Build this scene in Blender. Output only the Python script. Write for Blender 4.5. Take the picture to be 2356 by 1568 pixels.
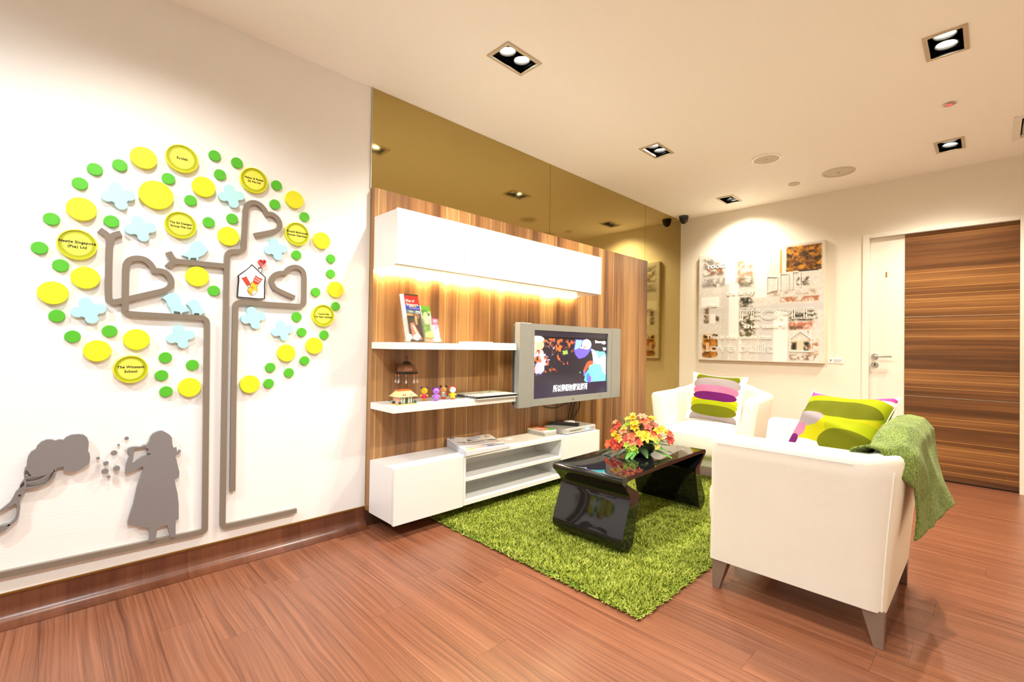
import bpy, bmesh, math, random
import numpy as np
from mathutils import Vector, Matrix, Euler
from mathutils.geometry import tessellate_polygon
random.seed(7); np.random.seed(7)
for o in list(bpy.data.objects): bpy.data.objects.remove(o)
scene = bpy.context.scene
COL = scene.collection
PI = math.pi

# ------------------------------------------------------------------ camera, world, exposure
CAM = Vector((2.56149, 0.0, 1.06))
FPX = 1070.75
RIGHT = Vector((0.697242, 0.716659, 0.015941))
UP = Vector((-0.002889, -0.019428, 0.999807))
FWD = Vector((-0.716830, 0.697154, 0.011475))
cd = bpy.data.cameras.new('camera'); cam = bpy.data.objects.new('camera', cd); COL.objects.link(cam)
cd.sensor_width = 36.0; cd.lens = FPX / 2356.0 * 36.0; cd.clip_start = 0.02
cam.matrix_world = Matrix(((RIGHT.x, UP.x, -FWD.x, CAM.x), (RIGHT.y, UP.y, -FWD.y, CAM.y),
                           (RIGHT.z, UP.z, -FWD.z, CAM.z), (0, 0, 0, 1)))
scene.camera = cam
world = bpy.data.worlds.new('world'); scene.world = world; world.use_nodes = True
world.node_tree.nodes['Background'].inputs[0].default_value = (1.0, 0.93, 0.82, 1)
world.node_tree.nodes['Background'].inputs[1].default_value = 0.05
vs = scene.view_settings
vs.view_transform = 'Standard'; vs.look = 'None'; vs.gamma = 1.0; vs.use_curve_mapping = False
vs.exposure = 1.84

# lamps: (x, y, tilt towards x, tilt towards y, power, cone degrees, colour)
WARM = (1.0, 0.90, 0.73); COOL = (0.86, 0.94, 1.0); NEUT = (1.0, 0.95, 0.86)
DOWNLIGHTS = [
    (0.800, 1.700, -0.05, 0.10, 40, 130, NEUT),
    (0.770, 3.260, -0.05, 0.10, 42, 130, WARM),
    (0.715, 4.830, 0.05, 0.30, 19, 122, WARM),
    (2.405, 3.090, -0.10, -0.05, 54, 135, WARM),
    (2.350, 4.635, -0.08, -0.12, 40, 135, WARM),
    (0.820, 0.140, -0.20, 0.10, 16, 118, NEUT),
    (2.405, 1.530, -0.15, 0.00, 18, 135, NEUT),
    (0.820, -1.250, -0.10, 0.55, 38, 112, COOL),
    (2.405, -0.050, -0.25, 0.15, 42, 135, COOL),
]
YB = 5.242      # back wall
ZC = 2.580      # ceiling
XR = 3.45       # right wall
YF = -1.45      # wall behind the camera

def at(px, py, **k):
    d = RIGHT * ((px - 1178.0) / FPX) + UP * (-(py - 784.0) / FPX) + FWD
    (a, v), = k.items(); i = 'xyz'.index(a)
    return CAM + d * ((v - CAM[i]) / d[i])

# ------------------------------------------------------------------ mesh helpers
class MB:
    def __init__(s): s.v = []; s.f = []
    def add(s, vs_, fs):
        n = len(s.v); s.v += [tuple(p) for p in vs_]; s.f += [tuple(i + n for i in f) for f in fs]; return s
    def box(s, x0, x1, y0, y1, z0, z1):
        return s.add([(x0,y0,z0),(x1,y0,z0),(x1,y1,z0),(x0,y1,z0),(x0,y0,z1),(x1,y0,z1),(x1,y1,z1),(x0,y1,z1)],
                     [(0,3,2,1),(4,5,6,7),(0,1,5,4),(1,2,6,5),(2,3,7,6),(3,0,4,7)])
    def prism(s, loops, fn, h0, h1):
        """loops: list of 2D loops (first outer, others holes); fn(u,v,h)->xyz"""
        pts = [p for l in loops for p in l]; n = len(pts)
        tris = tessellate_polygon([[Vector((p[0], p[1], 0)) for p in l] for l in loops])
        vv = [fn(p[0], p[1], h1) for p in pts] + [fn(p[0], p[1], h0) for p in pts]
        ff = [tuple(t) for t in tris] + [tuple(i + n for i in reversed(t)) for t in tris]
        k = 0
        for l in loops:
            m = len(l)
            for i in range(m): ff.append((k + i, k + (i + 1) % m, k + (i + 1) % m + n, k + i + n))
            k += m
        return s.add(vv, ff)
    def tube(s, pts, r, n=8, cap=True):
        pts = [Vector(p) for p in pts]; m = len(pts); rs = r if isinstance(r, (list, tuple)) else [r] * m
        vv = []; up = None
        for i, p in enumerate(pts):
            t = (pts[min(i + 1, m - 1)] - pts[max(i - 1, 0)]).normalized()
            if up is None:
                up = Vector((0, 0, 1)) if abs(t.z) < .9 else Vector((1, 0, 0))
            a = t.cross(up)
            if a.length < 1e-4: a = t.cross(Vector((1, 0, 0)))
            a.normalize(); b = a.cross(t); up = b
            for k in range(n):
                w = 2 * PI * k / n; vv.append(p + (a * math.cos(w) + b * math.sin(w)) * rs[i])
        ff = [(i*n+k, i*n+(k+1)%n, (i+1)*n+(k+1)%n, (i+1)*n+k) for i in range(m-1) for k in range(n)]
        if cap: ff += [tuple(range(n))[::-1], tuple(range((m-1)*n, m*n))]
        return s.add(vv, ff)
    def lathe(s, prof, n=24, c=(0,0,0), M=None):
        vv = []
        for r, z in prof:
            for k in range(n):
                w = 2*PI*k/n; vv.append(Vector((r*math.cos(w), r*math.sin(w), z)))
        if M is not None: vv = [M @ p for p in vv]
        vv = [p + Vector(c) for p in vv]
        m = len(prof)
        ff = [(i*n+k, i*n+(k+1)%n, (i+1)*n+(k+1)%n, (i+1)*n+k) for i in range(m-1) for k in range(n)]
        if prof[0][0] > 1e-6: ff.append(tuple(range(n))[::-1])
        if prof[-1][0] > 1e-6: ff.append(tuple(range((m-1)*n, m*n)))
        return s.add(vv, ff)
    def grid(s, fn, nu, nv):
        vv = [fn(i/nu, j/nv) for j in range(nv+1) for i in range(nu+1)]; w = nu+1
        return s.add(vv, [(j*w+i, j*w+i+1, (j+1)*w+i+1, (j+1)*w+i) for j in range(nv) for i in range(nu)])
    def superq(s, a, b, c, e1=.3, e2=.3, nu=28, nv=14, M=None):
        sg = lambda x, e: math.copysign(abs(x)**e, x)
        vv = []
        for j in range(nv+1):
            ph = -PI/2 + PI*j/nv
            for i in range(nu):
                th = 2*PI*i/nu
                p = Vector((a*sg(math.cos(ph), e1)*sg(math.cos(th), e2), b*sg(math.cos(ph), e1)*sg(math.sin(th), e2), c*sg(math.sin(ph), e1)))
                vv.append(M @ p if M is not None else p)
        ff = [(j*nu+i, j*nu+(i+1)%nu, (j+1)*nu+(i+1)%nu, (j+1)*nu+i) for j in range(nv) for i in range(nu)]
        return s.add(vv, ff)
    def xf(s, M):
        s.v = [tuple(M @ Vector(p)) for p in s.v]; return s

def make_mesh(name, mb, mat, smooth=False, angle=35):
    me = bpy.data.meshes.new(name); me.from_pydata(mb.v, [], mb.f); me.validate()
    bm = bmesh.new(); bm.from_mesh(me)
    bmesh.ops.remove_doubles(bm, verts=bm.verts, dist=1e-6)
    bmesh.ops.recalc_face_normals(bm, faces=bm.faces); bm.to_mesh(me); bm.free()
    if mat: me.materials.append(mat)
    if smooth:
        me.polygons.foreach_set('use_smooth', [True]*len(me.polygons)); me.set_sharp_from_angle(angle=math.radians(angle))
    return me

def tag(o, label=None, cat=None, group=None, kind=None):
    if label: o['label'] = label
    if cat: o['category'] = cat
    if group: o['group'] = group
    if kind: o['kind'] = kind
    return o

def obj(name, mb, mat, parent=None, loc=None, smooth=False, bevel=0, seg=2, local=False, angle=35, label=None, cat=None, group=None, kind=None):
    """mb in world coordinates unless local; the object's origin goes to loc or to the parent's frame."""
    if parent is not None:
        if not local: mb.xf(parent_matrix(parent).inverted())
    else:
        if loc is None and mb.v:
            a = np.array(mb.v); mn = a.min(0); mx = a.max(0); loc = ((mn[0]+mx[0])/2, (mn[1]+mx[1])/2, mn[2])
            local = False
        if not local: mb.xf(Matrix.Translation(-Vector(loc)))
    me = make_mesh(name, mb, mat, smooth, angle)
    o = bpy.data.objects.new(name, me); COL.objects.link(o)
    if parent is not None: o.parent = parent
    else: o.location = loc
    if bevel:
        md = o.modifiers.new('bevel', 'BEVEL'); md.width = bevel; md.segments = seg; md.limit_method = 'ANGLE'; md.angle_limit = math.radians(30)
        if not smooth:
            me.polygons.foreach_set('use_smooth', [True]*len(me.polygons)); me.set_sharp_from_angle(angle=math.radians(30))
            md.harden_normals = True
    return tag(o, label, cat, group, kind)

def parent_matrix(o):
    M = Matrix.Translation(o.location) @ o.rotation_euler.to_matrix().to_4x4()
    return parent_matrix(o.parent) @ M if o.parent else M

def thing(name, label, cat, loc=(0,0,0), rotz=0, group=None, kind=None):
    o = bpy.data.objects.new(name, None); COL.objects.link(o); o.empty_display_size = .05
    o.location = loc; o.rotation_euler = (0, 0, rotz)
    return tag(o, label, cat, group, kind)

def copy_tree(o, parent=None):
    c = o.copy(); COL.objects.link(c); c.parent = parent
    for ch in list(o.children): copy_tree(ch, c)
    return c

def text_mb(body, size, M, depth=0.0008, align='CENTER', spacing=1.0, bold=0.0, sx=1.0, outline=0.0):
    cu = bpy.data.curves.new('t', 'FONT'); cu.body = body; cu.size = size; cu.align_x = align; cu.align_y = 'CENTER'
    cu.extrude = depth; cu.space_character = spacing; cu.offset = bold; cu.resolution_u = 3
    if outline: cu.fill_mode = 'NONE'; cu.extrude = 0; cu.offset = 0; cu.bevel_depth = outline; cu.bevel_resolution = 1
    to = bpy.data.objects.new('t', cu); COL.objects.link(to)
    dg = bpy.context.evaluated_depsgraph_get()
    me = bpy.data.meshes.new_from_object(to.evaluated_get(dg))
    mb = MB(); mb.add([M @ Vector((v.co.x*sx, v.co.y, v.co.z)) for v in me.vertices], [tuple(p.vertices) for p in me.polygons])
    bpy.data.objects.remove(to); bpy.data.curves.remove(cu); bpy.data.meshes.remove(me)
    return mb

def frame_mat(origin, xdir, ydir):
    x = Vector(xdir).normalized(); y = Vector(ydir).normalized(); z = x.cross(y)
    return Matrix(((x.x,y.x,z.x,origin[0]),(x.y,y.y,z.y,origin[1]),(x.z,y.z,z.z,origin[2]),(0,0,0,1)))

def chaikin(p, n=1, closed=True):
    for _ in range(n):
        q = []; m = len(p)
        for i in range(m if closed else m-1):
            a = p[i]; b = p[(i+1) % m]
            q += [(a[0]*.75+b[0]*.25, a[1]*.75+b[1]*.25), (a[0]*.25+b[0]*.75, a[1]*.25+b[1]*.75)]
        if not closed: q = [p[0]] + q + [p[-1]]
        p = q
    return p

# ------------------------------------------------------------------ material helpers
def lin(r, g=None, b=None):
    if g is None: r, g, b = r
    f = lambda c: (c/255/12.92) if c/255 <= .04045 else ((c/255+.055)/1.055)**2.4
    return (f(r), f(g), f(b), 1)

class NT:
    def __init__(s, name):
        s.m = bpy.data.materials.new(name); s.m.use_nodes = True; s.t = s.m.node_tree; s.n = s.t.nodes
        s.b = s.n['Principled BSDF']
    def new(s, t, **k):
        n = s.n.new(t)
        for a, v in k.items(): setattr(n, a, v)
        return n
    def L(s, a, b): s.t.links.new(a, b)
    def val(s, inp, v):
        if hasattr(v, 'links') or isinstance(v, bpy.types.NodeSocket): s.L(v, inp)
        else: inp.default_value = v
    def math(s, op, a, b=0.0, c=None, clamp=False):
        n = s.new('ShaderNodeMath', operation=op); n.use_clamp = clamp
        s.val(n.inputs[0], a); s.val(n.inputs[1], b)
        if c is not None: s.val(n.inputs[2], c)
        return n.outputs[0]
    def mix(s, f, a, b, blend='MIX'):
        n = s.new('ShaderNodeMix', data_type='RGBA', blend_type=blend)
        s.val(n.inputs[0], f); s.val(n.inputs[6], a); s.val(n.inputs[7], b); return n.outputs[2]
    def coord(s, kind='Object'): return s.new('ShaderNodeTexCoord').outputs[kind]
    def mapping(s, vec, scale=(1,1,1), loc=(0,0,0), rot=(0,0,0)):
        n = s.new('ShaderNodeMapping'); s.L(vec, n.inputs[0]); n.inputs['Scale'].default_value = scale
        n.inputs['Location'].default_value = loc; n.inputs['Rotation'].default_value = rot; return n.outputs[0]
    def noise(s, vec, scale=5, detail=2, rough=.5, out=0, dist=0):
        n = s.new('ShaderNodeTexNoise'); s.L(vec, n.inputs['Vector']); n.inputs['Scale'].default_value = scale
        n.inputs['Detail'].default_value = detail; n.inputs['Roughness'].default_value = rough; n.inputs['Distortion'].default_value = dist
        return n.outputs[out]
    def ramp(s, fac, stops, interp='LINEAR'):
        n = s.new('ShaderNodeValToRGB'); s.L(fac, n.inputs[0]); cr = n.color_ramp; cr.interpolation = interp
        while len(cr.elements) < len(stops): cr.elements.new(.5)
        for e, (p, c) in zip(cr.elements, stops): e.position = p; e.color = c
        return n.outputs[0]
    def bump(s, h, strength=.2, dist=.002):
        n = s.new('ShaderNodeBump'); n.inputs['Strength'].default_value = strength; n.inputs['Distance'].default_value = dist
        s.L(h, n.inputs['Height']); s.L(n.outputs[0], s.b.inputs['Normal']); return n
    def set(s, **k):
        for a, v in k.items(): s.val(s.b.inputs[a.replace('_', ' ')], v)
        return s

def plain(name, rgb, rough=.5, metal=0.0, spec=.5, noise=.06, nscale=60, bump=0.0, coat=0.0):
    t = NT(name); c = lin(rgb)
    co = t.coord()
    n = t.noise(co, nscale, 3)
    dark = tuple(x*(1-noise) for x in c[:3])+(1,); lite = tuple(min(1, x*(1+noise)) for x in c[:3])+(1,)
    t.set(Base_Color=t.mix(n, dark, lite), Roughness=rough, Metallic=metal)
    t.b.inputs['Specular IOR Level'].default_value = spec
    if coat: t.b.inputs['Coat Weight'].default_value = coat; t.b.inputs['Coat Roughness'].default_value = .02
    if bump: t.bump(n, bump, .001)
    return t.m

def emis(name, rgb, strength):
    t = NT(name); c = lin(rgb)
    t.set(Base_Color=c, Emission_Color=c, Emission_Strength=strength); return t.m

def wood(name, across, grain, stops, strip=.11, fine=60, rough=.35, line=(1,1,1,1), line_amt=.35, wr=1.0, wts=(.34,.52,.22)):
    """laminate with strips of grain: across / grain are 0,1,2 axes of the object's space"""
    t = NT(name); co = t.coord()
    sx = t.new('ShaderNodeSeparateXYZ'); t.L(co, sx.inputs[0])
    u = sx.outputs[across]; g = sx.outputs[grain]
    oi = t.new('ShaderNodeObjectInfo')
    off = t.math('MULTIPLY', oi.outputs['Random'], wr*37.0)
    uu = t.math('ADD', u, off)
    # gently wavering grain
    wv = t.new('ShaderNodeCombineXYZ'); t.val(wv.inputs[0], t.math('MULTIPLY', uu, 6.0)); t.val(wv.inputs[1], t.math('MULTIPLY', g, 1.3))
    wob = t.noise(wv.outputs[0], 1.0, 2)
    uw = t.math('ADD', uu, t.math('MULTIPLY', t.math('SUBTRACT', wob, .5), .05))
    c1 = t.new('ShaderNodeCombineXYZ'); t.val(c1.inputs[0], t.math('MULTIPLY', uw, fine)); t.val(c1.inputs[1], t.math('MULTIPLY', g, 1.2))
    n1 = t.noise(c1.outputs[0], 1.0, 4, .6)
    c2 = t.new('ShaderNodeCombineXYZ'); t.val(c2.inputs[0], t.math('MULTIPLY', uw, fine/5)); t.val(c2.inputs[1], t.math('MULTIPLY', g, .35))
    n2 = t.noise(c2.outputs[0], 1.0, 3, .55)
    cell = t.math('FLOOR', t.math('DIVIDE', uu, strip))
    wn = t.new('ShaderNodeTexWhiteNoise', noise_dimensions='1D'); t.L(cell, wn.inputs['W'])
    f = t.math('ADD', t.math('MULTIPLY', n1, wts[0]), t.math('MULTIPLY', n2, wts[1]))
    f = t.math('ADD', f, t.math('MULTIPLY', wn.outputs['Value'], wts[2]))
    col = t.ramp(f, stops)
    fr = t.math('FRACT', t.math('DIVIDE', uu, strip))
    ln = t.math('LESS_THAN', t.math('ABSOLUTE', t.math('SUBTRACT', fr, .5)), .03)
    ln = t.math('MULTIPLY', ln, t.math('MULTIPLY', t.math('GREATER_THAN', wn.outputs['Value'], .35), line_amt))
    col = t.mix(ln, col, line)
    t.set(Base_Color=col, Roughness=rough); t.bump(n1, .06, .001)
    return t.m

def vcol_mat(name, rough=.5, emit=0.0):
    t = NT(name); a = t.new('ShaderNodeAttribute', attribute_name='ink')
    t.set(Base_Color=a.outputs['Color'], Roughness=rough)
    if emit:
        t.set(Base_Color=(0.01,0.01,0.012,1), Emission_Color=a.outputs['Color'], Emission_Strength=emit)
    return t.m

def print_sheet(name, img, fn, mat, parent, local=False):
    """img: h x w x 3 sRGB 0..1 picture drawn in code; fn(u,v) -> world point, v from the top"""
    h, w, _ = img.shape
    vv = [fn(i/(w-1), j/(h-1)) for j in range(h) for i in range(w)]
    mb = MB(); mb.v = [tuple(p) for p in vv]
    mb.f = [(j*w+i, (j+1)*w+i, (j+1)*w+i+1, j*w+i+1) for j in range(h-1) for i in range(w-1)]
    if not local: mb.xf(parent_matrix(parent).inverted())
    me = bpy.data.meshes.new(name); me.from_pydata(mb.v, [], mb.f)
    at_ = me.attributes.new('ink', 'FLOAT_COLOR', 'POINT')
    L_ = np.where(img <= .04045, img/12.92, ((img+.055)/1.055)**2.4)
    at_.data.foreach_set('color', np.concatenate([L_.reshape(-1,3), np.ones((h*w,1))], 1).astype(np.float32).ravel())
    me.materials.append(mat)
    o = bpy.data.objects.new(name, me); COL.objects.link(o); o.parent = parent
    return o

class Pic:
    """tiny painter used for flat print"""
    def __init__(s, w, h, bg):
        s.w, s.h = w, h; s.a = np.ones((h, w, 3))*np.array(bg)/255.
        s.V, s.U = np.meshgrid(np.linspace(0,1,h), np.linspace(0,1,w), indexing='ij')
    def nz(s, n, seed):
        r = np.random.RandomState(seed); g = r.rand(n[1]+1, n[0]+1)
        x = s.U*n[0]; y = s.V*n[1]; i = np.minimum(x.astype(int), n[0]-1); j = np.minimum(y.astype(int), n[1]-1); fx = x-i; fy = y-j
        return g[j,i]*(1-fx)*(1-fy)+g[j,i+1]*fx*(1-fy)+g[j+1,i]*(1-fx)*fy+g[j+1,i+1]*fx*fy
    def put(s, m, c): 
        m = np.clip(m, 0, 1)[...,None]; s.a = s.a*(1-m)+np.array(c)/255.*m
    def rect(s, u0,u1,v0,v1,c,al=1.0,soft=0.0):
        if soft:
            m = np.clip((s.U-u0)/soft,0,1)*np.clip((u1-s.U)/soft,0,1)*np.clip((s.V-v0)/soft,0,1)*np.clip((v1-s.V)/soft,0,1)
        else: m = ((s.U>=u0)&(s.U<=u1)&(s.V>=v0)&(s.V<=v1))*1.0
        s.put(m*al, c); return m
    def ell(s, u,v,ru,rv,c,al=1.0):
        d = ((s.U-u)/ru)**2+((s.V-v)/rv)**2; s.put(np.clip((1-d)*6,0,1)*al, c)
    def poly(s, pts, c, al=1.0):
        ins = np.zeros(s.U.shape, bool); n = len(pts)
        for i in range(n):
            x1,y1 = pts[i]; x2,y2 = pts[(i+1)%n]
            if y1 == y2: continue
            cnd = ((y1>s.V)!=(y2>s.V)) & (s.U < (x2-x1)*(s.V-y1)/(y2-y1)+x1); ins ^= cnd
        s.put(ins*al, c)

# ------------------------------------------------------------------ materials
def wallpaper(name, rgb, ribs=True):
    t = NT(name); co = t.coord('Object'); c = lin(rgb)
    n = t.noise(co, 9, 3)
    t.set(Base_Color=t.mix(n, tuple(x*.985 for x in c[:3])+(1,), c), Roughness=.62)
    t.b.inputs['Specular IOR Level'].default_value = .35
    if ribs:
        m = t.mapping(co, (3, 3, 170)); h = t.noise(m, 1.0, 2, .5)
        m2 = t.mapping(co, (90, 90, 90)); h2 = t.noise(m2, 1.0, 2)
        t.bump(t.math('ADD', h, t.math('MULTIPLY', h2, .3)), .22, .0016)
    return t.m
M_WALL = wallpaper('white_wallpaper', (246, 245, 243))
M_WALLB = wallpaper('cream_wallpaper', (240, 234, 221))
M_CEIL = plain('ceiling_paint', (253, 250, 244), .75, noise=.01, nscale=5)
M_WHITE = plain('white_laminate', (238, 237, 236), .28, noise=.01)
M_FRAME = plain('white_lacquer', (240, 236, 226), .35, noise=.01)
B = lambda *a: lin(a)
WST = [(.30, B(78,50,28)), (.42, B(116,78,46)), (.53, B(152,108,66)), (.64, B(182,138,88)), (.80, B(210,168,116))]
M_PANEL = wood('walnut_laminate_vertical', 1, 2, WST, .098, 34, .34, B(220,182,122), .7, 1.0, (.30,.58,.18))
M_DOORW = wood('walnut_laminate_horizontal', 2, 0, [(.30, B(56,36,20)), (.44, B(94,60,33)), (.56, B(124,82,45)), (.68, B(150,104,59)), (.84, B(198,150,92))], .062, 60, .3, B(216,160,88), .7)
FST = [(.30, B(78,44,30)), (.42, B(110,66,46)), (.50, B(128,79,55)), (.60, B(142,90,64)), (.74, B(164,112,84))]
M_FLOOR = wood('vinyl_plank_floor', 1, 0, FST, .6, 120, .30, B(196,124,86), .0, 1.0, (.68,.30,.05))
M_COVE = wood('vinyl_cove', 1, 2, [(.30, B(58,30,18)), (.5, B(92,50,32)), (.75, B(122,74,50))], .4, 60, .28, B(160,94,62), 0)
M_SKIRT = plain('dark_skirting', (70, 42, 26), .4)
M_BRASS = plain('brass_trim', (150, 112, 52), .3, .8)
M_STEEL = plain('satin_steel', (190, 188, 182), .3, .95)
M_BLACK = plain('matt_black', (14, 14, 14), .45)
M_BRONZE_FRAME = plain('pale_metal_frame', (200, 186, 160), .4, .3)
t = NT('bronze_mirror'); nz = t.noise(t.coord(), 700, 2)
t.set(Base_Color=t.mix(nz, B(180,160,100), B(188,168,108)), Metallic=1.0, Roughness=.06); M_MIRROR = t.m
M_LAMP = emis('lamp_glass', (255, 246, 228), 30.0)
M_LAMPC = emis('lamp_glass_cool', (250, 250, 255), 30.0)
M_LED = emis('warm_led', (255, 232, 176), 30.0)

def struct(name, mb, mat, **k):
    return obj(name, mb, mat, kind='structure', **k)

# ------------------------------------------------------------------ shell
floor = struct('floor', MB().box(-.1, XR+.1, YF-.1, YB+.3, -.12, -.004), M_SKIRT, loc=(0,0,0))
floor['label'] = 'reddish brown wood plank floor'
PW = .152; PL = 1.22; rows = int((YB-YF)/PW)+1
plank_me = make_mesh('plank', MB().box(0, PL-.0006, 0, PW-.0006, -.004, 0), M_FLOOR)
for r in range(rows):
    y = YB + .05 - (r+1)*PW
    if y < -.75: break
    x = -.1 - random.random()*PL
    while x < XR:
        inside = x+PL > 0 and x < XR
        if inside:
            o = bpy.data.objects.new('plank', plank_me); COL.objects.link(o); o.parent = floor; o.location = (x, y, 0)
        x += PL
struct('floor', MB().box(-.1, XR+.1, YF-.1, y+PW-.001, -.004, 0), M_FLOOR)['label'] = 'plain wood floor area behind the viewpoint'
struct('wall_left', MB().box(-.12, 0, YF-.1, YB+.1, -.05, ZC+.12), M_WALL)
# back wall with the door opening
DX0, DX1, DZ = 1.792, 2.722, 2.092
mb = MB(); mb.box(-.1, DX0, YB, YB+.14, -.05, ZC+.12); mb.box(DX1, XR+.1, YB, YB+.14, -.05, ZC+.12); mb.box(DX0, DX1, YB, YB+.14, DZ, ZC+.12)
struct('wall_back', mb, M_WALLB)
struct('wall_right', MB().box(XR, XR+.12, YF-.1, YB+.1, -.05, ZC+.12), M_WALLB)
struct('wall_front', MB().box(-.1, XR+.1, YF-.12, YF, -.05, ZC+.12), M_WALLB)
# ceiling with holes for recessed fittings
LX, LY = .062, .108   # half opening of a downlight
VENT = (2.70, 3.14, 4.40, 4.79)
holes = [(x-LX, x+LX, y-LY, y+LY) for x, y, *_ in DOWNLIGHTS] + [VENT]
xs = sorted({-.1, XR+.1, *[h[0] for h in holes], *[h[1] for h in holes]}); ys = sorted({YF-.1, YB+.1, *[h[2] for h in holes], *[h[3] for h in holes]})
mb = MB()
for i in range(len(xs)-1):
    for j in range(len(ys)-1):
        cx, cy = (xs[i]+xs[i+1])/2, (ys[j]+ys[j+1])/2
        if any(h[0] < cx < h[1] and h[2] < cy < h[3] for h in holes): continue
        mb.add([(xs[i],ys[j],ZC),(xs[i],ys[j+1],ZC),(xs[i+1],ys[j+1],ZC),(xs[i+1],ys[j],ZC)], [(0,1,2,3)])
for h in holes:   # plaster reveal
    z0, z1 = ZC, ZC+.012
    for (a, b) in (((h[0],h[2]),(h[1],h[2])), ((h[1],h[2]),(h[1],h[3])), ((h[1],h[3]),(h[0],h[3])), ((h[0],h[3]),(h[0],h[2]))):
        mb.add([(a[0],a[1],z0),(b[0],b[1],z0),(b[0],b[1],z1),(a[0],a[1],z1)], [(0,1,2,3)])
struct('ceiling', mb, M_CEIL)
struct('ceiling', MB().box(-.12, XR+.12, YF-.12, YB+.12, ZC+.16, ZC+.2), M_CEIL)['label'] = 'slab above the recessed ceiling'

# coved skirting along the mural wall, plain skirting on the back wall
prof = [(.0005,.104),(.006,.104),(.008,.06)] + [(.058-.05*math.cos(a), .0535-.05*math.sin(a)) for a in np.linspace(0, PI/2, 9)] + [(.075,.0032),(.075,.0005),(.0005,.0005)]
struct('baseboard_left', MB().prism([prof], lambda u,v,h: (u, h, v), YF, 1.302), M_COVE, smooth=True, angle=40)
struct('trim_1', MB().box(.0005, .009, YF, 1.302, .1045, .112), M_BRASS)
struct('baseboard_left', MB().box(.0005, .030, 1.3035, 4.411, .0005, .0895), M_SKIRT)
struct('baseboard_left', MB().box(.0065, .016, 4.412, YB, .0005, .11), M_SKIRT)
struct('baseboard_back', MB().box(0, 1.746, YB-.014, YB, .0005, .118), M_SKIRT)
struct('baseboard_right', MB().box(2.80, XR, YB-.014, YB, .0005, .118), M_SKIRT)

# bronze mirror: three tall panes on the wall behind the television unit
mir = thing('mirror_wall', 'tinted bronze mirror in three panes behind the wood panel', 'mirror', (.003, 3.2, .12))
for a, b in ((1.3035, 2.898), (2.901, 4.428), (4.431, YB-.002)):
    obj('pane', MB().box(.0005, .006, a, b, .12, ZC-.001), M_MIRROR, mir)
obj('edge_trim', MB().box(.0005, .008, 1.2985, 1.3032, 1.98, ZC-.001), M_STEEL, mir)

# door
d = thing('door_1', 'white and walnut door with steel lever and number', None, (2.26, YB, 0), kind='structure')
fr = MB()
fr.box(1.748, 1.796, YB-.014, YB+.06, .0, 2.124); fr.box(2.718, 2.768, YB-.014, YB+.06, .0, 2.124); fr.box(1.796, 2.718, YB-.014, YB+.06, 2.088, 2.124)
obj('door_frame', fr, M_FRAME, d, bevel=.002)
obj('white_panel', MB().box(1.797, 2.040, YB+.030, YB+.07, .012, 2.086), M_FRAME, d)
for a, b in ((.012, .688), (.692, 1.366), (1.370, 2.086)):
    obj('veneer_panel', MB().box(2.0415, 2.717, YB+.028, YB+.07, a, b), M_DOORW, d)
for z in (.690, 1.368): obj('metal_strip', MB().box(2.0415, 2.717, YB+.0265, YB+.06, z-.002, z+.002), M_STEEL, d)
obj('edge_strip', MB().box(2.0395, 2.0415, YB+.027, YB+.06, .012, 2.086), M_BRASS, d)
obj('backing', MB().box(1.797, 2.717, YB+.071, YB+.09, .0, 2.09), M_BLACK, d)
RY = Matrix.Rotation(PI/2, 4, 'X')
h_ = obj('handle', MB().lathe([(0,0),(.027,0),(.027,.006),(.024,.009),(0,.009)], 24, (1.836, YB+.030, 1.022), RY), M_STEEL, d, smooth=True)
obj('lever', MB().tube([(1.836,YB+.025,1.022),(1.836,YB-.018,1.022),(1.846,YB-.026,1.022),(1.960,YB-.026,1.024)], .008, 12), M_STEEL, h_, smooth=True)
k_ = obj('lock', MB().lathe([(0,0),(.027,0),(.027,.006),(.024,.009),(0,.009)], 24, (1.836, YB+.030, .948), RY), M_STEEL, d, smooth=True)
obj('key_slot', MB().prism([[(1.836+.006*math.cos(a), .952+.006*math.sin(a)) for a in np.linspace(-.9, PI+.9, 12)] + [(1.832,.936),(1.840,.936)]], lambda u,v,h: (u, h, v), YB+.0185, YB+.022), M_BLACK, k_)
obj('door_number', text_mb('1', .065, frame_mat((1.914, YB+.0285, 1.750), (1,0,0), (0,0,1)), .003, bold=.001), plain('gold_numeral', (190,150,50), .3, .9), d, label='small gold numeral 1')

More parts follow.
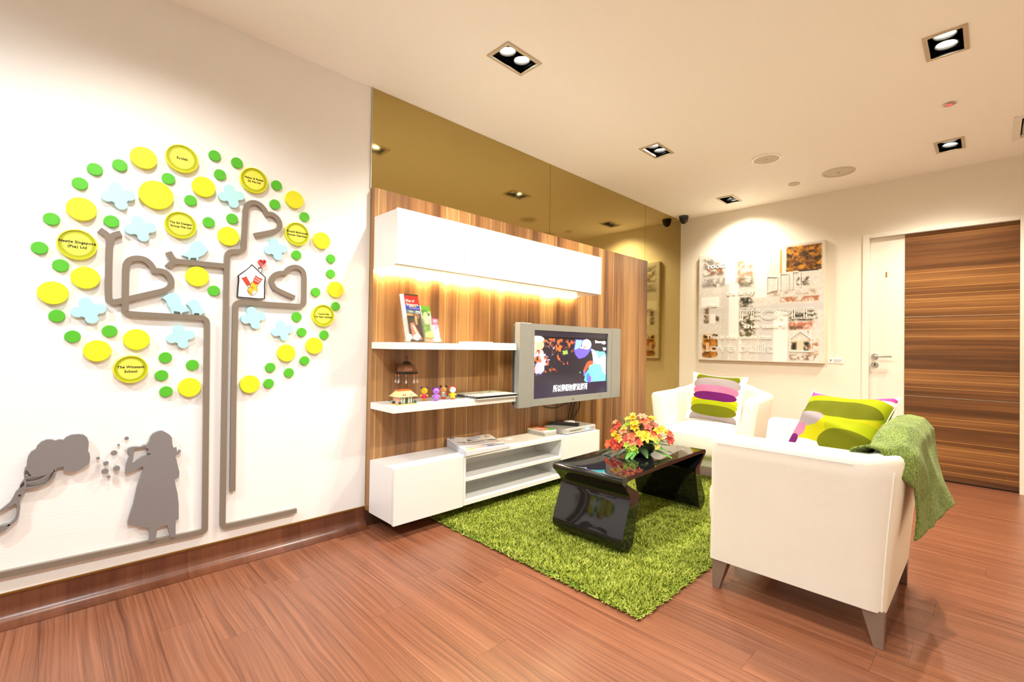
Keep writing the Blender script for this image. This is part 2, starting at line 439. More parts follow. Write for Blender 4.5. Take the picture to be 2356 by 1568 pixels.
# ------------------------------------------------------------------ ceiling fittings
def downlight(spec, label):
    x, y, tx, ty, power, cone, colr = spec
    g = thing('recessed_downlight', label, 'ceiling light', (x, y, ZC), group='recessed twin downlights')
    m = MB(); a, b, fw = LX, LY, .018
    for (x0,x1,y0,y1) in ((x-a-fw,x-a,y-b-fw,y+b+fw),(x+a,x+a+fw,y-b-fw,y+b+fw),(x-a,x+a,y-b-fw,y-b),(x-a,x+a,y+b,y+b+fw)):
        m.box(x0, x1, y0, y1, ZC-.006, ZC-.0003)
    obj('frame', m, M_BRONZE_FRAME, g)
    m = MB(); z1 = ZC+.10
    m.add([(x-a,y-b,z1),(x+a,y-b,z1),(x+a,y+b,z1),(x-a,y+b,z1)], [(0,1,2,3)])
    for (p,q) in (((x-a,y-b),(x+a,y-b)),((x+a,y-b),(x+a,y+b)),((x+a,y+b),(x-a,y+b)),((x-a,y+b),(x-a,y-b))):
        m.add([(p[0],p[1],ZC-.0055),(q[0],q[1],ZC-.0055),(q[0],q[1],z1),(p[0],p[1],z1)], [(0,1,2,3)])
    obj('housing', m, M_BLACK, g)
    for sgn in (-1, 1):
        ly = y + sgn*.053
        dirv = Vector((tx*.5, ty*.5, -1)).normalized()
        Q = dirv.to_track_quat('Z', 'Y').to_matrix().to_4x4()
        Q.translation = Vector((x, ly, ZC+.045))
        lamp = obj('lamp', MB().lathe([(.036,-.03),(.047,.0),(.047,.028),(.043,.030),(.040,.026),(.036,.006),(0,.005)], 28, M=Q), M_BLACK, g, smooth=True)
        obj('lamp_glass', MB().lathe([(0,.012),(.0355,.0125),(.0355,.008),(0,.0075)], 28, M=Q), M_LAMPC if colr is COOL else M_LAMP, lamp)
        ld = bpy.data.lights.new('spot', 'SPOT'); ld.energy = power*.5; ld.color = colr; ld.spot_size = math.radians(cone); ld.spot_blend = .85
        ld.shadow_soft_size = .022
        lo = bpy.data.objects.new('spot', ld); COL.objects.link(lo); lo.parent = g
        lo.location = (0, sgn*.053, -.012)
        lo.rotation_euler = Vector((tx, ty, -1)).to_track_quat('-Z', 'Y').to_euler()
    return g
DL_LABELS = ['twin downlight in pale frame, nearest over the television wall', 'twin downlight in the ceiling midway along the television wall',
    'small-looking twin downlight in ceiling nearest the dome camera', 'large twin downlight near upper right, grey frame',
    'twin downlight beside the ceiling vent above the door', 'twin downlight above the mural wall, out of view',
    'twin downlight above the near armchair, out of view', 'twin downlight behind the viewpoint near the mural wall, out of view', 'twin downlight behind the viewpoint over open floor, out of view']
for s_, l_ in zip(DOWNLIGHTS, DL_LABELS): downlight(s_, l_)

M_GRILLE = plain('speaker_grille', (214, 204, 184), .7, noise=.15, nscale=400, bump=.3)
def ceiling_disc(name, label, cat, x, y, r, rim_mat, face_mat, logo=True):
    g = thing(name, label, cat, (x, y, ZC))
    obj('rim', MB().lathe([(r,-.0003),(r,-.005),(r*.97,-.008),(r*.86,-.007),(r*.85,-.003),(r*.85,-.0003)], 40, (x,y,ZC)), rim_mat, g, smooth=True)
    obj('grille', MB().lathe([(0,-.0055),(r*.6,-.005),(r*.852,-.003),(r*.852,-.0005),(0,-.0005)], 40, (x,y,ZC)), face_mat, g, smooth=True)
    if logo: obj('badge', MB().box(x-.011, x+.011, y-.004, y+.004, ZC-.007, ZC-.0045), M_BRASS, g)
    return g
ceiling_disc('ceiling_speaker', 'round ceiling speaker with bright white rim', 'speaker', 1.316, 3.995, .105, M_WHITE, M_GRILLE)
ceiling_disc('ceiling_speaker', 'larger beige round ceiling speaker nearer the door wall', 'speaker', 1.660, 4.700, .118, M_GRILLE, M_GRILLE)
ceiling_disc('ceiling_cover', 'small plain round cover plate between the two ceiling speakers', 'cover plate', 1.312, 4.761, .045, M_GRILLE, M_GRILLE, False)
sm = thing('smoke_detector', 'small flush ceiling detector with red light', 'detector', (2.382, 3.860, ZC))
obj('rim', MB().lathe([(.034,-.0003),(.034,-.004),(.028,-.007),(.016,-.007),(.016,-.0003)], 30, (2.382,3.860,ZC)), M_STEEL, sm, smooth=True)
obj('lens', MB().lathe([(0,-.012),(.008,-.011),(.0158,-.006),(.0158,-.001),(0,-.001)], 20, (2.382,3.860,ZC)), emis('red_indicator', (255,70,60), .6), sm, smooth=True)
vt = thing('air_vent', 'pale framed ceiling air vent at the right edge', 'air vent', (2.92, 4.6, ZC))
m = MB(); a = VENT
for (x0,x1,y0,y1) in ((a[0]-.035,a[0],a[2]-.035,a[3]+.035),(a[1],a[1]+.035,a[2]-.035,a[3]+.035),(a[0],a[1],a[2]-.035,a[2]),(a[0],a[1],a[3],a[3]+.035)): m.box(x0,x1,y0,y1,ZC-.008,ZC-.0003)
obj('frame', m, M_FRAME, vt)
obj('duct', MB().box(a[0], a[1], a[2], a[3], ZC+.08, ZC+.09), M_BLACK, vt)
for k in range(9):
    x = a[0]+.028+k*.048
    obj('slat', MB().add([(x-.018,a[2],ZC+.012),(x+.018,a[2],ZC-.004),(x+.018,a[3],ZC-.004),(x-.018,a[3],ZC+.012),(x-.018,a[2],ZC+.014),(x+.018,a[2],ZC-.002),(x+.018,a[3],ZC-.002),(x-.018,a[3],ZC+.014)],
        [(0,3,2,1),(4,5,6,7),(0,1,5,4),(1,2,6,5),(2,3,7,6),(3,0,4,7)]), M_GRILLE, vt)
dc = thing('dome_camera', 'small black dome security camera in the ceiling corner', 'camera', (.11, 5.095, ZC))
obj('base_ring', MB().lathe([(.052,-.0003),(.052,-.022),(.050,-.026),(0,-.026)], 28, (.11,5.095,ZC)), plain('camera_grey', (52,52,54), .4), dc, smooth=True)
obj('dome', MB().lathe([(.048*math.cos(q), -.026-.085*math.sin(q)*.75) for q in np.linspace(0, PI/2, 10)], 28, (.11,5.095,ZC)), plain('camera_dome', (16,16,18), .12), dc, smooth=True)

# ------------------------------------------------------------------ television wall unit
PX = .050
obj('wall_panel', MB().box(.0065, PX, 1.3045, 4.410, .09, 1.976), M_PANEL, bevel=.001, label='tall walnut laminate panel backing the television and shelves', cat='wall panel')
uc = thing('wall_cabinet', 'long white wall cabinet mounted above the shelves', 'cabinet', (.18, 2.25, 1.496))
obj('body', MB().box(PX+.001, .293, 1.306, 3.200, 1.496, 1.802), M_WHITE, uc)
for a, b in ((1.303, 1.7695), (1.7725, 2.7325), (2.7355, 3.203)):
    obj('door', MB().box(.297, .315, a, b, 1.499, 1.805), M_WHITE, uc, bevel=.0012)
obj('light_strip', MB().box(.062, .078, 1.315, 3.19, 1.487, 1.4955), M_LED, uc, label='glowing warm strip light under the cabinet')
for nm, z, lab in (('upper', 1.053, 'white floating shelf holding the brochure stand'), ('lower', .704, 'white floating shelf holding small toys and a notebook')):
    obj('floating_shelf', MB().box(PX+.001, .308, 1.303, 2.2375, z-.019, z+.019), M_WHITE, bevel=.0012, label=lab, cat='shelf')
SH1, SH2, CAB = 1.072, .723, .388
lc = thing('tv_cabinet', 'low white floating cabinet with open middle shelves', 'cabinet', (.19, 2.25, .085))
x0, x1 = PX+.001, .312
for (a,b) in ((1.306,1.7765),(2.722,3.186)):
    obj('side_cupboard', MB().box(x0, x1-.006, a, b, .085, .388), M_WHITE, lc)
obj('top_panel', MB().box(x0, .330, 1.7775, 2.7215, .370, .388), M_WHITE, lc, bevel=.001)
obj('bottom_panel', MB().box(x0, .330, 1.7775, 2.7215, .085, .112), M_WHITE, lc, bevel=.001)
obj('shelf', MB().box(x0, .326, 1.796, 2.703, .228, .247), M_WHITE, lc, bevel=.001)
for a, b in ((1.7775, 1.7955), (2.7035, 2.7215)): obj('side_panel', MB().box(x0, .330, a, b, .112, .370), M_WHITE, lc, bevel=.001)
obj('back_panel', MB().box(x0, x0+.008, 1.796, 2.703, .112, .370), M_WHITE, lc)
for a, b in ((1.303, 1.7755), (2.7235, 3.187)): obj('door', MB().box(.313, .331, a, b, .082, .388), M_WHITE, lc, bevel=.0012)

# television
TVX = .330; T0, T1, TZ0, TZ1 = 2.240, 3.478, .642, 1.222
M_SILV = plain('tv_silver', (158, 161, 156), .42, .4, noise=.04, nscale=300)
M_TVDK = plain('tv_dark_back', (58, 66, 72), .45)
tv = thing('television', 'wide silver flat television mounted on the wood panel', 'television', (.2, 2.86, TZ0))
SL, SR = at(1221.5, 840, x=TVX).y, at(1407, 840, x=TVX).y
s0, s1 = at(1230.4, 757, x=TVX), at(1397.5, 902, x=TVX)
SY0, SY1, SZ1, SZ0 = s0.y, s1.y, 1.178, .690
m = MB(); m.box(TVX-.045, TVX, SL+.002, SR-.002, TZ0, SZ0); m.box(TVX-.045, TVX, SL+.002, SR-.002, SZ1, TZ1); m.box(TVX-.045, TVX, SL+.002, SY0, SZ0, SZ1); m.box(TVX-.045, TVX, SY1, SR-.002, SZ0, SZ1)
bz = obj('bezel', m, M_SILV, tv)
for a, b in ((T0, SL), (SR, T1)): obj('speaker_panel', MB().box(TVX-.045, TVX+.004, a, b, TZ0-.004, TZ1+.002), M_SILV, tv, bevel=.004)
obj('back_cover', MB().box(TVX-.075, TVX-.046, T0+.01, T1-.01, TZ0+.012, TZ1-.012).box(TVX-.11, TVX-.075, T0+.06, T1-.06, TZ0+.05, TZ1-.05), M_TVDK, tv, bevel=.006)
obj('mount_arm', MB().box(PX+.002, TVX-.11, 2.74, 2.98, .86, 1.00), M_BLACK, tv)
obj('logo', text_mb('LG', .020, frame_mat((TVX+.0005, (SL+SR)/2-.02, .664), (0,1,0), (0,0,1)), .0006), M_TVDK, bz)
obj('sensor', MB().lathe([(0,.002),(.004,.002),(.004,0),(0,0)], 12, (TVX, SR-.16, .668), Matrix.Rotation(PI/2,4,'Y')), M_BLACK, bz)
scr = obj('screen', MB().box(TVX-.03, TVX-.012, SY0-.002, SY1+.002, SZ0-.002, SZ1+.002), plain('screen_glass', (10,10,14), .12), tv)
P = Pic(180, 100, (34, 30, 38))
U, V = P.U, P.V
P.rect(0,1,0,.085,(40,36,46)); P.rect(0,1,.085,.115,(14,12,16))
body = (V > .115) & (V < .80)
n1 = P.nz((40,26), 3); n2 = P.nz((16,12), 5); n3 = P.nz((60,34), 9)
fall = np.clip(1.15-U*1.7-np.maximum(V-.2,0)*.9, 0, 1)
P.put(body*np.clip((n1*.7+n2*.5+fall*.62-.98)*5,0,1)*(V<.62), (205,92,48))
P.put(body*np.clip((n3*.8+fall*.5-.98)*6,0,1)*(U<.55)*(V<.7), (240,214,228))
P.put(body*np.clip((P.nz((50,30),21)+fall*.55-1.08)*8,0,1)*(U<.2)*(V>.34), (176,170,255))
P.ell(.04,.13,.09,.05,(255,240,214)); P.ell(.06,.21,.07,.08,(255,196,150),.7)
P.ell(.07,.56,.05,.10,(176,168,240),.8); P.ell(.10,.36,.025,.07,(226,216,250),.8); P.ell(.115,.50,.02,.12,(214,206,255),.8)
P.poly([(.355,.30),(.42,.29),(.43,.345),(.37,.36)], (120,150,76))
P.put(((V>.62+.05*np.sin(U*4)) & (V<.80) & (U<.62))*.75, (38,34,46))
P.put(((V>=.80))*1.0, (36,30,48))
P.poly([(.53,.12),(.72,.12),(.755,.20),(.745,.29),(.70,.36),(.66,.40),(.58,.425),(.53,.36),(.51,.28)], (92,80,226))
P.poly([(.54,.13),(.62,.13),(.60,.24),(.52,.28)], (120,196,246)); P.ell(.69,.19,.07,.085,(252,236,250)); P.ell(.64,.245,.05,.014,(240,236,255)); P.ell(.66,.235,.022,.01,(190,70,50))
P.poly([(.755,.26),(.84,.30),(.96,.31),(.985,.35),(.985,.80),(.69,.80),(.66,.78),(.68,.66),(.72,.60),(.735,.54),(.79,.48),(.78,.38)], (96,226,238))
P.poly([(.76,.26),(.84,.32),(.87,.44),(.80,.50),(.78,.38)], (246,252,255)); P.poly([(.80,.50),(.95,.36),(.985,.40),(.985,.52),(.88,.52)], (250,254,255)); P.poly([(.90,.52),(.985,.50),(.985,.70),(.95,.66)], (250,254,255))
P.ell(.715,.73,.03,.08,(40,120,230)); P.ell(.74,.76,.025,.06,(110,70,250))
P.poly([(.645,.63),(.67,.55),(.70,.48),(.75,.455),(.79,.47),(.79,.515),(.745,.535),(.71,.57),(.675,.635)], (255,76,44))
P.ell(.66,.66,.012,.05,(120,90,250)); P.ell(.60,.645,.012,.012,(70,170,90))
P.poly([(.93,.235),(.985,.24),(.985,.28),(.95,.29)], (220,226,250),.8); P.ell(.955,.155,.03,.03,(196,220,236),.7)
M_SCR = vcol_mat('screen_picture', .2, .42)
print_sheet('picture', P.a, lambda u, v: Vector((TVX-.0116, SY0+(SY1-SY0)*u, SZ1-(SZ1-SZ0)*v)), M_SCR, scr)
M_SUB = emis('subtitle_white', (248, 250, 255), .5)
sub = text_mb('所以得想個辦法渡河', .054, frame_mat((TVX-.0112, SY0+(SY1-SY0)*.475, SZ1-(SZ1-SZ0)*.878), (0,1,0), (0,0,1)), .0002, bold=.0012, sx=.86)
obj('subtitle', sub, M_SUB, scr)
obj('channel_logo', text_mb('Discovery', .030, frame_mat((TVX-.0112, SY0+(SY1-SY0)*.875, SZ1-(SZ1-SZ0)*.145), (0,1,0), (0,0,1)), .0002, bold=.0008, sx=.9), M_SUB, scr)
# cables hanging under the television
M_CABLE = plain('cable_rubber', (20, 18, 18), .5)
def cable(pxs, label):
    pts = []
    for i, (a, b) in enumerate(pxs): pts.append(at(a, b, x=.062+.012*(len(label) % 3)))
    sm_ = []
    for i in range(len(pts)-1):
        p0, p1, p2, p3 = pts[max(i-1,0)], pts[i], pts[i+1], pts[min(i+2,len(pts)-1)]
        for k in range(6):
            s = k/6; sm_.append(.5*((2*p1)+(p2-p0)*s+(2*p0-5*p1+4*p2-p3)*s*s+(3*p1-p0-3*p2+p3)*s**3))
    sm_.append(pts[-1])
    obj('cable', MB().tube(sm_, .0042, 8), M_CABLE, smooth=True, label=label, cat='cable')
cable([(1249,920),(1252,934),(1276,938),(1296,930),(1312,922),(1318,910)], 'black cable sagging in a loop under the television')
cable([(1318,915),(1312,935),(1308,955),(1308,972)], 'thick black cable dropping straight behind the disc player')
cable([(1326,915),(1320,935),(1316,955),(1310,968),(1303,972)], 'thin black cable curling between two others under the television')
cable([(1328,912),(1334,926),(1331,942),(1322,958),(1315,972)], 'black cable bulging right before reaching the disc player')

# ------------------------------------------------------------------ rug
RX0, RX1, RY0, RY1 = .10, 1.615, 1.640, 3.85
rug = thing('shaggy_rug', 'bright green shaggy rug under the coffee table', 'rug', (.86, 2.8, 0))
M_RUGB = plain('rug_backing', (74, 112, 30), .9)
obj('backing', MB().box(RX0+.01, RX1-.01, RY0+.01, RY1-.01, .0005, .010), M_RUGB, rug)
def rug_pile():
    n = 190000; r = np.random.RandomState(3)
    x = RX0 + (RX1-RX0)*r.rand(n); y = RY0 + (RY1-RY0)*r.rand(n)
    # irregular rim
    a = r.rand(n)*2*PI; h = .016+.014*r.rand(n); lean = .008+.018*r.rand(n); w = .0020+.0014*r.rand(n)
    edge = np.minimum.reduce([x-RX0, RX1-x, y-RY0, RY1-y]); h *= np.clip(.55+edge*14, .55, 1)
    clump = .5+.5*np.sin(x*23+3*np.sin(y*17))*np.sin(y*21+2*np.sin(x*13)); h *= .8+.35*clump
    b = a+PI/2*(.4+.9*r.rand(n)); dx = np.cos(a)*w; dy = np.sin(a)*w
    lx = np.cos(b)*lean; ly = np.sin(b)*lean
    P_ = np.empty((n, 5, 3))
    P_[:,0] = np.stack([x-dx, y-dy, np.full(n,.008)],1); P_[:,1] = np.stack([x+dx, y+dy, np.full(n,.008)],1)
    P_[:,2] = np.stack([x+dx*.9+lx*.45, y+dy*.9+ly*.45, h*.65],1); P_[:,3] = np.stack([x-dx*.9+lx*.45, y-dy*.9+ly*.45, h*.65],1)
    P_[:,4] = np.stack([x+lx, y+ly, h],1)
    P_ -= np.array([.86, 2.8, 0])
    me = bpy.data.meshes.new('pile'); me.vertices.add(n*5); me.vertices.foreach_set('co', P_.ravel().astype(np.float32))
    base = np.arange(n)*5
    loops = np.stack([base,base+1,base+2,base+3, base+3,base+2,base+4],1).ravel()
    me.loops.add(n*7); me.loops.foreach_set('vertex_index', loops.astype(np.int32))
    st = np.stack([np.arange(n)*7, np.arange(n)*7+4],1).ravel(); me.polygons.add(n*2); me.polygons.foreach_set('loop_start', st.astype(np.int32))
    try: me.polygons.foreach_set('loop_total', np.tile([4,3], n).astype(np.int32))
    except Exception: pass
    shade = r.rand(n)
    at_ = me.attributes.new('tuft', 'FLOAT', 'POINT'); at_.data.foreach_set('value', np.repeat(shade*.68+clump*.2+.06, 5).astype(np.float32))
    me.update(calc_edges=True); me.validate()
    return me
t = NT('rug_yarn'); av = t.new('ShaderNodeAttribute', attribute_name='tuft')
t.set(Base_Color=t.ramp(av.outputs['Fac'], [(.0, B(88,102,22)), (.35, B(134,148,44)), (.65, B(170,180,74)), (1, B(208,210,122))]), Roughness=.85)
t.b.inputs['Specular IOR Level'].default_value = .15
pm = rug_pile(); pm.materials.append(t.m)
po = bpy.data.objects.new('pile', pm); COL.objects.link(po); po.parent = rug; po['kind'] = 'stuff'

# ------------------------------------------------------------------ coffee table
t = NT('black_gloss'); t.set(Base_Color=t.mix(t.noise(t.coord(), 40, 2), (.004,.004,.005,1), (.006,.006,.007,1)), Roughness=.04)
t.b.inputs['Specular IOR Level'].default_value = .6
M_GLOSS = t.m
TA = Vector((1.283, 2.085, .0)); td = Vector((-.028, .9996, 0)); tn = Vector((-.9996, -.028, 0)); TWID = .445
prof = [(-.040,.408),(.2,.408),(.8,.408),(.955,.408),(.978,.402),(.987,.389),(.976,.374),(.915,.327),(.889,.305),(.886,.288),(.925,.19),(.976,.105),(.979,.068),(.962,.042),(.930,.031),
        (.902,.036),(.884,.06),(.822,.285),(.824,.303),(.85,.318),(.905,.342),(.945,.372),(.945,.386),(.8,.387),(.2,.387),(-.015,.386),(-.016,.372),(.03,.345),(.085,.318),(.110,.303),(.112,.285),
        (.094,.217),(.056,.068),(.034,.038),(.0,.031),(-.034,.040),(-.057,.072),(-.055,.105),(.006,.25),(.018,.288),(.012,.312),(-.03,.352),(-.058,.378),(-.064,.392),(-.056,.405)]
prof = chaikin(prof, 2)
tb = MB().prism([prof], lambda u, v, h: TA + td*u + tn*h + Vector((0,0,v)), 0, TWID)
obj('coffee_table', tb, M_GLOSS, smooth=True, angle=50, bevel=.003, label='glossy black coffee table with folded wave legs on green rug', cat='table')
TT = .408

# ------------------------------------------------------------------ armchairs
t = NT('cream_leather'); co = t.coord(); n1 = t.noise(co, 6, 3); n2 = t.noise(co, 320, 3)
t.set(Base_Color=t.mix(n1, B(237,231,214), B(243,238,224)), Roughness=.42); t.bump(t.math('ADD', t.math('MULTIPLY', n1, 6.0), n2), .10, .003)
M_LEATHER = t.m
M_LEG = wood('grey_brown_leg', 0, 2, [(.3, B(92,74,60)), (.55, B(136,114,96)), (.8, B(166,146,128))], .3, 60, .45, B(150,130,110), 0)
M_PIPE = plain('cream_piping', (250, 246, 232), .5)
CW, CF, CB = .360, -.330, .285
def back_top(x):
    q = max(0.0, min(1.0, (.40-abs(x))/.22)); q = q*q*(3-2*q); return .692 + .070*q
def flare(z):
    zs = [.128, .20, .30, .42, .54, .66, .80]; os_ = [0, .005, .013, .025, .040, .056, .072]
    return float(np.interp(z, zs, os_))
def chair_shell():
    base = []   # (x, y, nx, ny)
    for y in (CF-.006, CF-.002, CF+.006, CF+.02, -.24, -.16, -.08, 0, .08, .16, CB-.05): base.append((-CW, y, -1, 0))
    rc = .042
    for a in np.linspace(0, PI/2, 8)[1:-1]: base.append((-CW+rc-rc*math.cos(a), CB-rc+rc*math.sin(a), -math.cos(a), math.sin(a)))
    for x in np.linspace(-CW+rc, CW-rc, 13): base.append((x, CB, 0, 1))
    half = [b for b in base if b[0] < -CW+rc-1e-6]
    base += [(-b[0], b[1], -b[2], b[3]) for b in reversed(half)]
    secs = []
    for i, (x, y, nx, ny) in enumerate(base):
        top = back_top(x) if ny > .01 else .692
        th = .105
        ot = flare(top-.035)
        pr = [(flare(z), z) for z in (.128, .14, .20, .30, .42, .54, top-.09)]
        pr += [(ot, top-.035)] + [(ot-.032+.032*math.cos(q), top-.032+.032*math.sin(q)) for q in (.4, .9, PI/2)]
        pr += [(ot-th+.034, top)] + [(ot-th+.034-.030*math.sin(q), top-.030+.030*math.cos(q)) for q in (.6, 1.1, PI/2)]
        pr += [(flare(z)-th, z) for z in (.58, .46, .34, .22, .128)]
        k = min(i, len(base)-1-i); sh = {0: .16, 1: .06, 2: .015}.get(k, 0)
        lean = max(0.0, min(1.0, (-y)/.33))
        cx = -.02; cz = .42; row = []
        for o, z in pr:
            oo = o + ((flare(z)-th/2)-o)*sh; zz = z - (.012*sh/.16 if z > .6 else 0) 
            row.append(Vector((x+nx*oo, y+ny*oo+lean*.028*max(0, (z-.13)/.56)**1.1, zz)))
        secs.append(row)
    m = MB(); n = len(secs[0])
    vv = [p for s in secs for p in s]
    ff = [(i*n+k, i*n+(k+1)%n, (i+1)*n+(k+1)%n, (i+1)*n+k) for i in range(len(secs)-1) for k in range(n)]
    # front ends as quad strips between outer and inner profile
    for base_i, rev in ((0, False), ((len(secs)-1)*n, True)):
        loop = list(range(n)); lo, hi = 0, n-1
        while hi-lo > 2:
            q = (base_i+loop[lo], base_i+loop[lo+1], base_i+loop[hi-1], base_i+loop[hi]); ff.append(q if rev else q[::-1]); lo += 1; hi -= 1
        if hi-lo == 2: q = (base_i+lo, base_i+lo+1, base_i+hi); ff.append(q if rev else q[::-1])
    return m.add(vv, ff)
def make_chair(label):
    g = thing('armchair', label, 'armchair', group='cream leather tub armchairs')
    o = obj('shell', chair_shell(), M_LEATHER, g, local=True, smooth=True, angle=75)
    obj('base', MB().box(-.256, .256, -.322, .18, .130, .27), M_LEATHER, g, local=True, bevel=.012, seg=3)
    Ms = Matrix.Translation((0, -.112, .325))
    sm_ = MB().superq(.262, .275, .118, .38, .24, 48, 20, Ms)
    sm_.v = [(x, y - .045*max(0,(-.1-y)/.27)*(1-(x/.27)**2), z + .012*(1-(x/.26)**2)*(1-((y+.08)/.29)**2) if z > .33 else z) for x, y, z in sm_.v]
    obj('seat_cushion', sm_, M_LEATHER, g, local=True, smooth=True, angle=80)
    for sx in (-1, 1):
        for sy, y0 in ((-1, CF), (1, CB)):
            xo = sx*(CW-.006); yo = y0 - sy*.004
            m = MB(); tx, ty, bx = .068, .068, .030
            T = [(xo, yo), (xo-sx*tx, yo), (xo-sx*tx, yo-sy*ty), (xo, yo-sy*ty)]; Bq = [(xo-sx*.002, yo-sy*.002), (xo-sx*bx, yo-sy*.002), (xo-sx*bx, yo-sy*bx), (xo-sx*.002, yo-sy*bx)]
            m.add([(p[0],p[1],0.001) for p in Bq]+[(p[0],p[1],.134) for p in T], [(0,3,2,1),(4,5,6,7),(0,1,5,4),(1,2,6,5),(2,3,7,6),(3,0,4,7)])
            obj('leg', m, M_LEG, g, local=True)
    for sx in (-1, 1):
        a = PI/4; rc = .042
        pts = [(sx*(CW-rc+(rc+flare(z)+.001)*math.cos(a)), CB-rc+(rc+flare(z)+.001)*math.sin(a), z) for z in (.132,.20,.30,.42,.54,.64)]
        obj('piping', MB().tube(pts, .0026, 8), M_PIPE, g, local=True, smooth=True)
        pts = [(sx*(CW+flare(.652)+.0008), y, .655) for y in np.linspace(-.285, .20, 10)]
        obj('seam', MB().tube(pts, .0013, 6), M_PIPE, g, local=True, smooth=True)
    return g
chA = make_chair('cream leather armchair seen from its side with green blanket over its back')
chA.location = (2.020, 2.470, 0); chA.rotation_euler = (0, 0, -PI/2)
chB = copy_tree(chA); chB['label'] = 'cream leather armchair in the corner below the painting, facing the table'
chB.location = (.915, 3.990, .0); chB.rotation_euler = (0, 0, math.radians(7))

# cushions ------------------------------------------------------------------
def cushion_mat(name, blobs, base):
    t = NT(name); co = t.coord(); s = t.new('ShaderNodeSeparateXYZ'); t.L(co, s.inputs[0])
    nn = t.noise(co, 7, 2); u = t.math('ADD', s.outputs[0], t.math('MULTIPLY', t.math('SUBTRACT', nn, .5), .012)); v = s.outputs[2]
    col = None; cur = base
    for (cx, cz, rx, rz, c) in blobs:
        a = t.math('POWER', t.math('ABSOLUTE', t.math('DIVIDE', t.math('SUBTRACT', u, cx), rx)), 3.2)
        b = t.math('POWER', t.math('ABSOLUTE', t.math('DIVIDE', t.math('SUBTRACT', v, cz), rz)), 2.2)
        mask = t.math('LESS_THAN', t.math('ADD', a, b), 1.0)
        cur = t.mix(mask, cur, lin(c))
    wv = t.noise(t.mapping(co, (900, 900, 900)), 1.0, 1)
    t.set(Base_Color=cur, Roughness=.9); t.b.inputs['Specular IOR Level'].default_value = .1; t.bump(wv, .3, .0008)
    return t.m
LIME, OLIVE, GREY_, PINK, PURP, YEL, WH = (150,160,16), (98,102,16), (146,136,140), (190,108,140), (96,26,92), (214,172,18), (240,236,226)
M_CUSH = cushion_mat('striped_cushion_front', [
    (0, .215, .186, .075, LIME), (0, .163, .178, .052, OLIVE), (0, .108, .190, .062, GREY_), (0, .052, .186, .050, PINK), (0, -.040, .19, .055, YEL), (0, .005, .178, .038, PURP),
    (0, -.075, .19, .045, LIME), (0, -.19, .192, .072, GREY_), (0, -.115, .186, .046, OLIVE)], lin(WH))
M_CUSHP = plain('white_piping', (246, 242, 232), .8)
def pillow_mesh(a, b, T, sag=0.0, fold=0.0):
    m = MB(); N = 34
    def pt(u, v, s):
        x = u*2-1; z = v*2-1
        ex = 1 - .10*(1-z*z)*abs(x)**3; ez = 1 - .10*(1-x*x)*abs(z)**3
        th = T*((1-abs(x)**2.6)*(1-abs(z)**2.6))**.55
        wr = .004*math.sin(9*x+4*z)*math.cos(7*z-3*x)*(1-x*x)*(1-z*z)
        yy = s*(th+wr)
        if fold: yy += fold*math.exp(-((z+.35*x+.15)/.16)**2)*(1 if s < 0 else .3)*(1-x*x)
        return (a*x*ex, yy - sag*(x*x), b*z*ez - sag*.6*(1-x*x))
    m.grid(lambda u, v: pt(u, v, -1), N, N); m.grid(lambda u, v: pt(u, v, 1), N, N)
    return m
def pillow(label, loc, rot, a, b, T, sag=0, fold=0, mat=None):
    g = obj('throw_cushion', pillow_mesh(a, b, T, sag, fold), mat or M_CUSH, loc=(0,0,0), smooth=True, angle=85, label=label, cat='cushion', group='striped throw cushions')
    g.location = loc; g.rotation_euler = rot if not isinstance(rot, Matrix) else rot.to_euler()
    # seam cord round the rim
    rim = []
    for k in range(81):
        s = k/20
        if s < 1: x, z = -1+2*s, -1
        elif s < 2: x, z = 1, -1+2*(s-1)
        elif s < 3: x, z = 1-2*(s-2), 1
        else: x, z = -1, 1-2*(s-3)
        ex = 1 - .10*(1-z*z)*abs(x)**3; ez = 1 - .10*(1-x*x)*abs(z)**3
        rim.append((a*x*ex, -sag*(x*x), b*z*ez - sag*.6*(1-x*x)))
    obj('seam', MB().tube(rim, .0025, 6), M_CUSHP, g, local=True, smooth=True)
    return g
pillow('striped square cushion upright in the corner armchair', (.925, 4.035, .642), (math.radians(-17), math.radians(3), math.radians(4)), .228, .212, .062)
r_ = Vector((.95, -.26, .02)).normalized(); up_ = Vector((.20, .66, .72)); up_ = (up_ - r_*up_.dot(r_)).normalized(); fy = up_.cross(r_)   # local y axis points away from the face
Rm = Matrix(((r_.x, fy.x, up_.x), (r_.y, fy.y, up_.y), (r_.z, fy.z, up_.z)))
M_CUSH2 = cushion_mat('striped_cushion_back', [
    (.17, .20, .05, .06, WH), (-.10, -.175, .10, .055, WH), (-.02, .215, .17, .045, (222,176,186)), (-.01, .172, .19, .026, (190,70,146)), (-.01, .085, .20, .080, LIME), (-.02, .060, .185, .052, OLIVE), (-.13, -.015, .10, .042, GREY_), (-.155, -.075, .06, .042, PINK), (-.165,-.125,.05,.032,PURP),
    (.10, -.05, .11, .05, LIME), (.09, -.115, .12, .05, OLIVE)], lin((172,168,18)))
pillow('creased lime and purple cushion slumped in the near armchair', (2.085, 2.560, .700), Rm, .185, .205, .085, .02, -.030, M_CUSH2)

